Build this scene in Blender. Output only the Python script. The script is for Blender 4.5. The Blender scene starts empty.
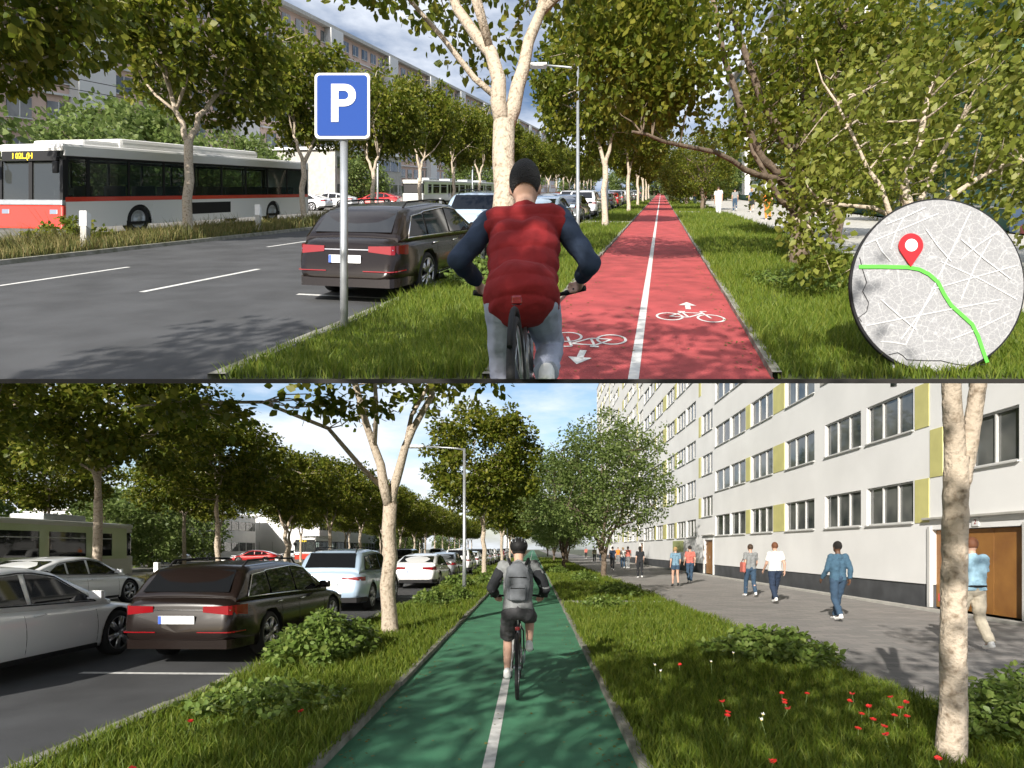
import bpy, bmesh, math, random
import numpy as np
from mathutils import Vector, Matrix
R = math.radians
S = bpy.context.scene
C = S.collection
F = 600.0            # focal length in pixels of a 1024 px wide frame
EYE = 1.62

# ------------------------------------------------------------------ camera, sky, suns, exposure
cd = bpy.data.cameras.new('camera'); cam = bpy.data.objects.new('camera', cd); C.objects.link(cam)
cam.location = (0, 0, EYE); cam.rotation_euler = (R(90), 0, 0)
cd.sensor_width = 36; cd.lens = 36 * F / 1024; cd.shift_y = 164 / 1024
cd.clip_start = 0.1; cd.clip_end = 3000
S.camera = cam
SUN_EL, SUN_AZ = 26.0, 27.0      # elevation, degrees left of straight behind the camera
UP_EL, UP_AZ = 13.0, 17.0        # the hill street above
def sun_dir(el, az):
    return Vector((-math.sin(R(az)) * math.cos(R(el)), -math.cos(R(az)) * math.cos(R(el)), math.sin(R(el))))
w = bpy.data.worlds.new('World'); S.world = w; w.use_nodes = True
nt = w.node_tree; nt.nodes.clear()
out = nt.nodes.new('ShaderNodeOutputWorld'); bg = nt.nodes.new('ShaderNodeBackground')
sky = nt.nodes.new('ShaderNodeTexSky'); sky.sky_type = 'NISHITA'; sky.sun_disc = False
sky.sun_elevation = R(SUN_EL); sky.sun_rotation = R(180 + SUN_AZ)
sky.air_density = 1.0; sky.dust_density = 1.6; sky.ozone_density = 1.3
tc = nt.nodes.new('ShaderNodeTexCoord'); mp = nt.nodes.new('ShaderNodeMapping')
mp.inputs['Scale'].default_value = (1.6, 1.6, 5.5)
nz = nt.nodes.new('ShaderNodeTexNoise'); nz.inputs['Scale'].default_value = 2.3
nz.inputs['Detail'].default_value = 9; nz.inputs['Roughness'].default_value = 0.58
rp = nt.nodes.new('ShaderNodeValToRGB'); rp.color_ramp.elements[0].position = 0.40; rp.color_ramp.elements[1].position = 0.62
rp.color_ramp.elements[0].color = (0, 0, 0, 1); rp.color_ramp.elements[1].color = (1, 1, 1, 1)
mx = nt.nodes.new('ShaderNodeMixRGB'); mx.inputs['Color2'].default_value = (5.6, 5.9, 6.4, 1)
nt.links.new(tc.outputs['Generated'], mp.inputs['Vector']); nt.links.new(mp.outputs['Vector'], nz.inputs['Vector'])
nt.links.new(nz.outputs['Fac'], rp.inputs['Fac']); nt.links.new(rp.outputs['Color'], mx.inputs['Fac'])
nt.links.new(sky.outputs['Color'], mx.inputs['Color1']); nt.links.new(mx.outputs['Color'], bg.inputs['Color'])
bg.inputs['Strength'].default_value = 0.14
nt.links.new(bg.outputs['Background'], out.inputs['Surface'])
lower_col = bpy.data.collections.new('lower street'); C.children.link(lower_col)
upper_col = bpy.data.collections.new('hill street'); C.children.link(upper_col)
def make_sun(name, el, az, col, e):
    l = bpy.data.lights.new(name, 'SUN'); l.energy = e; l.angle = R(0.5); l.color = (1.0, 0.945, 0.86)
    o = bpy.data.objects.new(name, l); C.objects.link(o)
    o.rotation_euler = sun_dir(el, az).to_track_quat('Z', 'Y').to_euler()
    o.light_linking.receiver_collection = col; o.light_linking.blocker_collection = col
make_sun('sun_lower_street', SUN_EL, SUN_AZ, lower_col, 5.0)
make_sun('sun_hill_street', UP_EL, UP_AZ, upper_col, 5.0)
S.view_settings.view_transform = 'Standard'; S.view_settings.look = 'None'
S.view_settings.exposure = 0.45; S.view_settings.gamma = 1.0
S.cycles.use_denoising = True
S.cycles.max_bounces = 6; S.cycles.transparent_max_bounces = 10; S.cycles.transmission_bounces = 4
S.cycles.diffuse_bounces = 3; S.cycles.glossy_bounces = 3

# ------------------------------------------------------------------ the two streets' frames
class Place:
    def __init__(s, col, yaw, k):
        s.col, s.yaw, s.k = col, yaw, k; s.c, s.s = math.cos(yaw), math.sin(yaw)
    def xy(s, u, v): return (u * s.c + v * s.s, -u * s.s + v * s.c)
    def P(s, u, v, z=0.0):
        x, y = s.xy(u, v); return Vector((x, y, z + s.k * y))
    def uv(s, x, y): return (x * s.c - y * s.s, x * s.s + y * s.c)
LOW = Place(lower_col, math.atan(21 / 600), 0.0)
K = 358 / 600.0
UP = Place(upper_col, math.atan(149 / 600), K)
EDGE = 5.12                       # where the hill street begins
cur = LOW

# ------------------------------------------------------------------ materials
MATS = {}
def mat(name, col, rough=0.6, metal=0.0, var=0.0, scale=5.0, bump=0.0, bscale=60.0, spec=0.5, coat=0.0, col2=None, detail=6):
    if name in MATS: return MATS[name]
    m = bpy.data.materials.new(name); m.use_nodes = True; MATS[name] = m
    n = m.node_tree; b = n.nodes['Principled BSDF']
    b.inputs['Base Color'].default_value = (*col, 1); b.inputs['Roughness'].default_value = rough
    b.inputs['Metallic'].default_value = metal; b.inputs['Specular IOR Level'].default_value = spec
    b.inputs['Coat Weight'].default_value = coat; b.inputs['Coat Roughness'].default_value = 0.05
    g = n.nodes.new('ShaderNodeNewGeometry')
    if var > 0 or col2:
        t = n.nodes.new('ShaderNodeTexNoise'); t.inputs['Scale'].default_value = scale; t.inputs['Detail'].default_value = detail
        n.links.new(g.outputs['Position'], t.inputs['Vector'])
        r = n.nodes.new('ShaderNodeValToRGB'); r.color_ramp.elements[0].position = 0.32 if name != 'pale_bark' else .5; r.color_ramp.elements[1].position = 0.68 if name != 'pale_bark' else .74
        c2 = col2 or tuple(min(1, c * (1 + var)) for c in col)
        c1 = col if col2 else tuple(c * (1 - var) for c in col)
        r.color_ramp.elements[0].color = (*c1, 1); r.color_ramp.elements[1].color = (*c2, 1)
        n.links.new(t.outputs['Fac'], r.inputs['Fac']); n.links.new(r.outputs['Color'], b.inputs['Base Color'])
    if bump > 0:
        t2 = n.nodes.new('ShaderNodeTexNoise'); t2.inputs['Scale'].default_value = bscale; t2.inputs['Detail'].default_value = 4
        n.links.new(g.outputs['Position'], t2.inputs['Vector'])
        bp = n.nodes.new('ShaderNodeBump'); bp.inputs['Strength'].default_value = bump; bp.inputs['Distance'].default_value = 0.02
        n.links.new(t2.outputs['Fac'], bp.inputs['Height']); n.links.new(bp.outputs['Normal'], b.inputs['Normal'])
    return m
def leafmat(name, c1, c2, c3, trans=0.35, rough=0.45):
    m = bpy.data.materials.new(name); m.use_nodes = True; MATS[name] = m
    n = m.node_tree; b = n.nodes['Principled BSDF']; b.inputs['Roughness'].default_value = rough
    b.inputs['Specular IOR Level'].default_value = 0.35
    g = n.nodes.new('ShaderNodeNewGeometry'); r = n.nodes.new('ShaderNodeValToRGB')
    r.color_ramp.elements[0].color = (*c1, 1); r.color_ramp.elements[1].color = (*c3, 1)
    e = r.color_ramp.elements.new(0.5); e.color = (*c2, 1)
    n.links.new(g.outputs['Random Per Island'], r.inputs['Fac'])
    n.links.new(r.outputs['Color'], b.inputs['Base Color'])
    tr = n.nodes.new('ShaderNodeBsdfTranslucent'); n.links.new(r.outputs['Color'], tr.inputs['Color'])
    ms = n.nodes.new('ShaderNodeMixShader'); ms.inputs['Fac'].default_value = trans
    n.links.new(b.outputs['BSDF'], ms.inputs[1]); n.links.new(tr.outputs['BSDF'], ms.inputs[2])
    n.links.new(ms.outputs['Shader'], n.nodes['Material Output'].inputs['Surface'])
    return m
def glassmat(name, tint, alpha):
    m = bpy.data.materials.new(name); m.use_nodes = True; MATS[name] = m
    n = m.node_tree; b = n.nodes['Principled BSDF']; b.inputs['Base Color'].default_value = (*tint, 1)
    b.inputs['Roughness'].default_value = 0.04; b.inputs['Specular IOR Level'].default_value = 0.7
    tr = n.nodes.new('ShaderNodeBsdfTransparent'); tr.inputs['Color'].default_value = (0.75, 0.8, 0.78, 1)
    ms = n.nodes.new('ShaderNodeMixShader'); ms.inputs['Fac'].default_value = alpha
    n.links.new(tr.outputs['BSDF'], ms.inputs[1]); n.links.new(b.outputs['BSDF'], ms.inputs[2])
    n.links.new(ms.outputs['Shader'], n.nodes['Material Output'].inputs['Surface'])
    return m
def emit(name, col, s):
    m = bpy.data.materials.new(name); m.use_nodes = True; MATS[name] = m
    b = m.node_tree.nodes['Principled BSDF']; b.inputs['Base Color'].default_value = (*col, 1)
    b.inputs['Emission Color'].default_value = (*col, 1); b.inputs['Emission Strength'].default_value = s
    return m
M = dict(
 asphalt=mat('asphalt', (.060, .062, .066), .85, var=.24, scale=1.1, bump=.5, bscale=160, detail=12),
 green=mat('green_path', (.055, .21, .11), .8, var=.26, scale=2.2, bump=.8, bscale=120, detail=12),
 red=mat('red_path', (.40, .062, .064), .8, var=.26, scale=2.2, bump=.8, bscale=120, detail=12),
 paint=mat('road_paint', (.72, .72, .7), .6, col2=(.5, .5, .48), scale=14, detail=10),
 soil=mat('soil', (.04, .062, .016), .95, col2=(.075, .08, .03), scale=2.5, bump=.6, bscale=30),
 kerb=mat('kerb_stone', (.30, .29, .26), .9, col2=(.14, .14, .10), scale=5, bump=.5, bscale=40, detail=10),
 concrete=mat('concrete', (.42, .41, .38), .85, var=.14, scale=3, bump=.3, bscale=50),
 far=mat('far_ground', (.10, .11, .07), .95, var=.3, scale=.1),
 dark=mat('dark_board', (.010, .008, .006), .8),
 bark=mat('pale_bark', (.50, .42, .33), .9, col2=(.20, .15, .10), scale=17, bump=1.0, bscale=34, detail=12),
 bark2=mat('brown_bark', (.20, .15, .11), .9, col2=(.09, .065, .045), scale=7, bump=1.0, bscale=25, detail=10),
 plaster=mat('white_plaster', (.86, .86, .86), .85, col2=(.77, .77, .77), scale=.5, bump=.15, bscale=30),
 plinth=mat('dark_plinth', (.075, .078, .085), .7, var=.2, scale=2),
 yellow=mat('yellow_panel', (.58, .55, .22), .7, var=.08, scale=2),
 frame=mat('window_frame_white', (.58, .58, .57), .5),
 wood=mat('door_wood', (.33, .155, .04), .5, col2=(.24, .105, .03), scale=2.2),
 glassd=mat('window_glass', (.03, .037, .042), .05, spec=.8, col2=(.16, .165, .16), scale=.9, detail=2),
 carglass=mat('car_glass', (.010, .011, .013), .03, spec=.45),
 tyre=mat('tyre_rubber', (.015, .015, .016), .8),
 rim=mat('alloy_rim', (.5, .5, .52), .3, metal=.9),
 chrome=mat('chrome', (.75, .75, .77), .15, metal=1),
 steel=mat('galvanised_steel', (.42, .44, .46), .45, metal=.6, var=.1, scale=8),
 redl=mat('red_lens', (.24, .004, .008), .15, coat=.6),
 white=mat('white_plastic', (.78, .78, .77), .4),
 black=mat('black_plastic', (.012, .012, .013), .65, spec=.3),
 plate=mat('number_plate', (.8, .8, .8), .5),
 pblue=mat('plate_blue', (.03, .1, .5), .5),
 skin1=mat('skin_light', (.55, .34, .25), .6), skin2=mat('skin_dark', (.12, .06, .035), .6),
 brown=mat('brown_paint', (.012, .008, .007), .22, coat=.2, spec=.3),
 pwhite=mat('white_paint', (.82, .83, .84), .3, coat=1),
 pblue2=mat('ice_blue_paint', (.40, .52, .66), .3, coat=1, metal=.2),
 pgrey=mat('grey_paint', (.16, .17, .18), .3, coat=1, metal=.4),
 pred=mat('red_paint', (.45, .02, .02), .3, coat=1),
 psilver=mat('silver_paint', (.42, .44, .46), .3, coat=1, metal=.5),
 pblack=mat('black_paint', (.015, .016, .018), .25, coat=1),
)
M['paver'] = mat('grey_pavers', (.20, .185, .17), .85)
def _pave():
    m = M['paver']; n = m.node_tree; b = n.nodes['Principled BSDF']
    g = n.nodes.new('ShaderNodeNewGeometry'); mp = n.nodes.new('ShaderNodeMapping'); mp.inputs['Rotation'].default_value = (0, 0, LOW.yaw)
    br = n.nodes.new('ShaderNodeTexBrick'); br.inputs['Scale'].default_value = 1.0
    br.inputs['Brick Width'].default_value = .4; br.inputs['Row Height'].default_value = .2; br.inputs['Mortar Size'].default_value = .006
    br.inputs['Color1'].default_value = (.31, .285, .27, 1); br.inputs['Color2'].default_value = (.235, .225, .215, 1); br.inputs['Mortar'].default_value = (.15, .145, .14, 1)
    t = n.nodes.new('ShaderNodeTexNoise'); t.inputs['Scale'].default_value = .8; t.inputs['Detail'].default_value = 9
    mxx = n.nodes.new('ShaderNodeMixRGB'); mxx.blend_type = 'MULTIPLY'; mxx.inputs['Fac'].default_value = .5
    r = n.nodes.new('ShaderNodeValToRGB'); r.color_ramp.elements[0].position = .3; r.color_ramp.elements[0].color = (.65, .65, .65, 1); r.color_ramp.elements[1].position = .65
    n.links.new(g.outputs['Position'], mp.inputs['Vector']); n.links.new(mp.outputs['Vector'], br.inputs['Vector'])
    n.links.new(g.outputs['Position'], t.inputs['Vector']); n.links.new(t.outputs['Fac'], r.inputs['Fac'])
    n.links.new(br.outputs['Color'], mxx.inputs['Color1']); n.links.new(r.outputs['Color'], mxx.inputs['Color2'])
    n.links.new(mxx.outputs['Color'], b.inputs['Base Color'])
_pave()
leafA = leafmat('plane_tree_leaf', (.085, .125, .012), (.16, .195, .020), (.30, .29, .045), .5)
leafB = leafmat('young_tree_leaf', (.12, .18, .045), (.18, .25, .07), (.27, .33, .11), .5)
leafC = leafmat('hanging_leaf', (.13, .17, .02), (.20, .23, .035), (.30, .31, .07), .42)
leafP = leafmat('plant_leaf', (.12, .19, .035), (.16, .24, .05), (.23, .29, .07), .4)
grassM = leafmat('grass_blade', (.09, .145, .012), (.145, .21, .020), (.24, .27, .04), .45, .55)
dryM = leafmat('dry_grass_blade', (.08, .10, .02), (.15, .15, .04), (.26, .20, .08), .3, .6)
frontglass = glassmat('bus_front_glass', (.05, .055, .055), .75)
busglass = glassmat('bus_glass', (.04, .045, .045), .2)

# ------------------------------------------------------------------ object helpers
def obj(name, data, parent=None):
    o = bpy.data.objects.new(name, data); cur.col.objects.link(o)
    if parent: o.parent = parent
    return o
def tag(o, label, cat, group=None, kind=None):
    if label: o['label'] = label
    if cat: o['category'] = cat
    if group: o['group'] = group
    if kind: o['kind'] = kind
    return o
def empty(name, label, cat, group=None, loc=(0, 0, 0), rz=0):
    o = bpy.data.objects.new(name, None); cur.col.objects.link(o); o.empty_display_size = .2
    o.location = loc; o.rotation_euler = (0, 0, rz); return tag(o, label, cat, group)
def struct(o): o['kind'] = 'structure'; return o
def kids(o): return [c for c in o.children]
def copy_tree(o, parent=None, col=None):
    c = o.copy(); (col or cur.col).objects.link(c); c.parent = parent
    for ch in kids(o): copy_tree(ch, c, col)
    return c
def np_mesh(name, V, faces_list, m, smooth=False):
    """V (n,3); faces_list: list of int arrays (nf, k)"""
    me = bpy.data.meshes.new(name)
    nl = sum(f.size for f in faces_list); nf = sum(len(f) for f in faces_list)
    me.vertices.add(len(V)); me.vertices.foreach_set('co', np.ascontiguousarray(V, dtype=np.float32).ravel())
    me.loops.add(nl); me.polygons.add(nf)
    me.loops.foreach_set('vertex_index', np.concatenate([f.ravel() for f in faces_list]).astype(np.int32))
    tot = np.concatenate([np.full(len(f), f.shape[1]) for f in faces_list]).astype(np.int32)
    st = np.concatenate([[0], np.cumsum(tot)[:-1]]).astype(np.int32)
    me.polygons.foreach_set('loop_start', st); me.polygons.foreach_set('loop_total', tot)
    if smooth: me.polygons.foreach_set('use_smooth', np.ones(nf, dtype=bool))
    me.update(calc_edges=True)
    for mm in (m if isinstance(m, (list, tuple)) else [m]): me.materials.append(mm)
    return me
class MB:
    """collects simple solids into one mesh"""
    def __init__(s): s.b = bmesh.new()
    def box(s, c, d, rz=0, bev=0, mi=0):
        r = bmesh.ops.create_cube(s.b, size=1); vs = r['verts']
        bmesh.ops.scale(s.b, vec=d, verts=vs)
        if bev:
            es = list({e for v in vs for e in v.link_edges})
            g = bmesh.ops.bevel(s.b, geom=es, offset=bev, segments=2, affect='EDGES', profile=.6); vs = g['verts']
            vs = list({v for f in g['faces'] for v in f.verts} | {v for v in vs})
        if rz: bmesh.ops.rotate(s.b, cent=(0, 0, 0), matrix=Matrix.Rotation(rz, 3, 'Z'), verts=vs)
        bmesh.ops.translate(s.b, vec=c, verts=vs)
        if mi:
            for f in {f for v in vs for f in v.link_faces}: f.material_index = mi
        return s
    def tube(s, pts, rad, n=8, cap=True, mi=0):
        pts = [Vector(p) for p in pts]
        if not isinstance(rad, (list, tuple)): rad = [rad] * len(pts)
        rings = []; prev = None
        for i, p in enumerate(pts):
            d = (pts[min(i + 1, len(pts) - 1)] - pts[max(i - 1, 0)])
            if d.length < 1e-9: d = Vector((0, 0, 1))
            d.normalize()
            a = prev - d * prev.dot(d) if prev is not None else (Vector((1, 0, 0)) if abs(d.x) < .9 else Vector((0, 1, 0))).cross(d)
            a.normalize(); prev = a; b = d.cross(a)
            rings.append([s.b.verts.new(p + (a * math.cos(2 * math.pi * j / n) + b * math.sin(2 * math.pi * j / n)) * rad[i]) for j in range(n)])
        for i in range(len(rings) - 1):
            for j in range(n):
                f = s.b.faces.new((rings[i][j], rings[i][(j + 1) % n], rings[i + 1][(j + 1) % n], rings[i + 1][j])); f.smooth = True; f.material_index = mi
        if cap:
            for rg in (rings[0][::-1], rings[-1]):
                f = s.b.faces.new(rg); f.material_index = mi
        return s
    def ring(s, c, R_, r, axis='X', n=28, m=8):
        c = Vector(c); vs = []
        for i in range(n):
            t = 2 * math.pi * i / n; row = []
            for j in range(m):
                q = 2 * math.pi * j / m; rr = R_ + r * math.cos(q); h = r * math.sin(q)
                if axis == 'X': p = Vector((h, rr * math.cos(t), rr * math.sin(t)))
                elif axis == 'Y': p = Vector((rr * math.cos(t), h, rr * math.sin(t)))
                else: p = Vector((rr * math.cos(t), rr * math.sin(t), h))
                row.append(s.b.verts.new(c + p))
            vs.append(row)
        for i in range(n):
            for j in range(m):
                f = s.b.faces.new((vs[i][j], vs[(i + 1) % n][j], vs[(i + 1) % n][(j + 1) % m], vs[i][(j + 1) % m])); f.smooth = True
        return s
    def lathe(s, c, prof, axis='X', n=28):
        """prof: list of (axial, radius); closed at the ends"""
        c = Vector(c); rows = []
        for h, rr in prof:
            row = []
            for i in range(n):
                t = 2 * math.pi * i / n
                p = {'X': Vector((h, rr * math.cos(t), rr * math.sin(t))), 'Y': Vector((rr * math.cos(t), h, rr * math.sin(t))), 'Z': Vector((rr * math.cos(t), rr * math.sin(t), h))}[axis]
                row.append(s.b.verts.new(c + p))
            rows.append(row)
        for a, b in zip(rows, rows[1:]):
            for i in range(n):
                f = s.b.faces.new((a[i], a[(i + 1) % n], b[(i + 1) % n], b[i])); f.smooth = True
        s.b.faces.new(rows[0]); s.b.faces.new(rows[-1][::-1])
        return s
    def prism(s, poly, z0, z1):
        """horizontal polygon (x,y) extruded in z"""
        lo = [s.b.verts.new((x, y, z0)) for x, y in poly]; hi = [s.b.verts.new((x, y, z1)) for x, y in poly]
        n = len(poly)
        for i in range(n): s.b.faces.new((lo[i], lo[(i + 1) % n], hi[(i + 1) % n], hi[i]))
        s.b.faces.new(lo[::-1]); s.b.faces.new(hi); return s
    def slab(s, pts, off):
        """3-D polygon given thickness vector off"""
        off = Vector(off); a = [s.b.verts.new(p) for p in pts]; b = [s.b.verts.new(Vector(p) + off) for p in pts]; n = len(a)
        for i in range(n): s.b.faces.new((a[i], a[(i + 1) % n], b[(i + 1) % n], b[i]))
        s.b.faces.new(a[::-1]); s.b.faces.new(b); return s
    def mesh(s, name, m, recalc=True, smooth=False):
        if recalc: bmesh.ops.recalc_face_normals(s.b, faces=s.b.faces)
        if smooth:
            for f in s.b.faces: f.smooth = True
        me = bpy.data.meshes.new(name); s.b.to_mesh(me); s.b.free()
        for mm in (m if isinstance(m, (list, tuple)) else [m]): me.materials.append(mm)
        return me
    def build(s, name, m, parent=None, smooth=False):
        return obj(name, s.mesh(name, m, smooth=smooth), parent)
def shear_tree(root, rz, sc=(1, 1, 1)):
    """bake the heading and the street's incline into every mesh of a thing (only for hill street things lying along the slope)"""
    mtx = Matrix.Identity(4); mtx[2][1] = cur.k; mtx = mtx @ Matrix.Rotation(rz, 4, 'Z') @ Matrix.Diagonal((*sc, 1)); seen = set()
    def go(o):
        if o.type == 'MESH' and o.data.name not in seen: seen.add(o.data.name); o.data.transform(mtx)
        for c in kids(o): go(c)
    go(root)
def apply_mods(o):
    dg = bpy.context.evaluated_depsgraph_get(); dg.update()
    me = bpy.data.meshes.new_from_object(o.evaluated_get(dg)); old = o.data; o.modifiers.clear(); o.data = me; me.name = old.name
    return o
def text_mesh(txt, size, m, ext=.004, bold=.0):
    cu = bpy.data.curves.new('t', 'FONT'); cu.body = txt; cu.size = size; cu.extrude = ext; cu.offset = bold; cu.align_x = 'CENTER'; cu.align_y = 'CENTER'
    o = bpy.data.objects.new('t', cu); C.objects.link(o)
    dg = bpy.context.evaluated_depsgraph_get(); dg.update()
    me = bpy.data.meshes.new_from_object(o.evaluated_get(dg)); bpy.data.objects.remove(o)
    me.materials.clear(); me.materials.append(m)
    me.transform(Matrix.Rotation(R(90), 4, 'X'))           # readable from -Y
    return me

# ------------------------------------------------------------------ ground
def clip(bm):
    if cur is UP:
        for co, no in (((0, EDGE, 0), (0, -1, 0)), ((0, 0, 0), (1, -.97, 0)), ((0, 0, 0), (-1, -.97, 0))):
            bmesh.ops.bisect_plane(bm, geom=bm.verts[:] + bm.edges[:] + bm.faces[:], plane_co=co, plane_no=no, clear_outer=True)
def strip(name, u0, u1, v0, v1, z, m, top=None, parent=None):
    """a sheet, or with top a solid kerb from z to top"""
    b = MB(); P = cur.P
    q = [P(u0, v0, z), P(u1, v0, z), P(u1, v1, z), P(u0, v1, z)]
    if top is None: b.b.faces.new([b.b.verts.new(p) for p in q])
    else: b.slab(q, (0, 0, top - z))
    clip(b.b)
    o = obj(name, b.mesh(name, m), parent); 
    if not parent: struct(o)
    return o
def marks(name, quads, z, m):
    b = MB()
    for q in quads: b.b.faces.new([b.b.verts.new(cur.P(u, v, z)) for u, v in q])
    clip(b.b); return struct(obj(name, b.mesh(name, m)))
def rect(u0, u1, v0, v1): return [(u0, v0), (u1, v0), (u1, v1), (u0, v1)]

def grass(name, label, regions, m, seed, hmin, hmax, dens=1.0, lim=None, cat='grass'):
    rng = np.random.default_rng(seed); out = []
    for (u0, u1, v0, v1, z) in regions:
        v = v0
        while v < v1:
            dv = min(max(1.0, v * .12), v1 - v)
            y = max(4.0, abs(v) + 0 * u0)
            y = max(y, abs(cur.xy((u0 + u1) / 2, v)[1]))
            d = min(2300, 2300 * (6.0 / y) ** 1.75) * dens
            n = int(abs(u1 - u0) * dv * d)
            if n > 0:
                uu = rng.uniform(u0, u1, n); vv = rng.uniform(v, v + dv, n)
                out.append(np.stack([uu, vv, np.full(n, z), np.full(n, max(1, (y / 6.0) ** .62))], 1))
            v += dv
    A = np.concatenate(out)
    x = A[:, 0] * cur.c + A[:, 1] * cur.s; y = -A[:, 0] * cur.s + A[:, 1] * cur.c
    px = 512 + F * x / y
    keep = (px > -60) & (px < 1090) & (y > (EDGE + .02 if cur is UP else 3.9))
    if lim is not None: keep &= lim(A[:, 0], A[:, 1])
    A, x, y = A[keep], x[keep], y[keep]; n = len(A)
    patch = .5 + .25 * np.sin(A[:, 0] * 2.1 + np.sin(A[:, 1] * .9) * 2) + .25 * np.sin(A[:, 1] * 1.7 + 1.3 * np.sin(A[:, 0] * 1.3))
    h = rng.uniform(hmin, hmax, n) * (.55 + .8 * patch) * (1 + .18 * (A[:, 3] - 1)); wd = rng.uniform(.0035, .0065, n) * A[:, 3] * 1.15
    a = rng.uniform(0, 2 * np.pi, n); la = rng.uniform(0, 2 * np.pi, n); lean = rng.uniform(.1, .75, n) * h
    z = A[:, 2] + cur.k * y
    B = np.stack([x, y, z], 1); W = np.stack([np.cos(a) * wd, np.sin(a) * wd, 0 * a], 1)
    L = np.stack([np.cos(la) * lean, np.sin(la) * lean + 0 * la, 0 * la], 1)
    Z = np.stack([0 * h, 0 * h, h], 1)
    V = np.empty((n, 5, 3)); V[:, 0] = B - W; V[:, 1] = B + W; V[:, 2] = B + W * .75 + L * .35 + Z * .6; V[:, 3] = B - W * .75 + L * .35 + Z * .6; V[:, 4] = B + L + Z * .97
    i = np.arange(n)[:, None] * 5
    o = obj(name, np_mesh(name, V.reshape(-1, 3), [i + np.array([[0, 1, 2, 3]]), i + np.array([[3, 2, 4]])], m))
    tag(o, label, cat, kind='stuff'); return o

# ------------------------------------------------------------------ leaves and trees
def leaf_arrays(cent, rad, n_per, size, rng, flat=.75, up=.25):
    """cent (n,3); rad (n,) ; returns V (N,4,3)"""
    c = np.repeat(cent, n_per, 0); r = np.repeat(rad, n_per)
    N = len(c)
    d = rng.normal(size=(N, 3)); d /= np.linalg.norm(d, axis=1)[:, None] + 1e-9
    rr = r * rng.uniform(0.25, 1, N) ** .6
    p = c + d * rr[:, None] * np.array([1, 1, flat])
    L = d * np.array([1, 1, .6]) + rng.normal(size=(N, 3)) * .55; L[:, 2] -= .15; L /= np.linalg.norm(L, axis=1)[:, None]
    nrm = rng.normal(size=(N, 3)) * .5 + d * .75; nrm[:, 2] += up + .25
    Wd = np.cross(L, nrm); Wd /= np.linalg.norm(Wd, axis=1)[:, None] + 1e-9
    nn = np.cross(Wd, L)
    s = size * rng.uniform(.6, 1.25, N)[:, None]
    V = np.empty((N, 6, 3))
    V[:, 0] = p; V[:, 1] = p + L * s * .38 + Wd * s * .36 - nn * s * .05; V[:, 2] = p + L * s * .8 + Wd * s * .2 - nn * s * .12
    V[:, 3] = p + L * s - nn * s * .2
    V[:, 4] = p + L * s * .8 - Wd * s * .2 - nn * s * .12; V[:, 5] = p + L * s * .38 - Wd * s * .36 - nn * s * .05
    return V
def leaf_mesh(name, V, m):
    n = len(V); i = np.arange(n)[:, None] * 6
    return np_mesh(name, V.reshape(-1, 3), [i + np.array([[0, 1, 2, 3]]), i + np.array([[0, 3, 4, 5]])], m)
def curve_pts(a, b, rng, n=6, bow=.15, sag=0.0):
    a, b = Vector(a), Vector(b); L = (b - a).length
    off = Vector(rng.normal(size=3)) * L * bow; off.z = abs(off.z) * .5 - sag * L
    j = [Vector(rng.normal(size=3)) * L * .025 for _ in range(n)]
    return [a.lerp(b, t) + off * (4 * t * (1 - t)) * .5 + (j[k] if 0 < k < n - 1 else Vector()) for k, t in enumerate(np.linspace(0, 1, n))]
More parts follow.
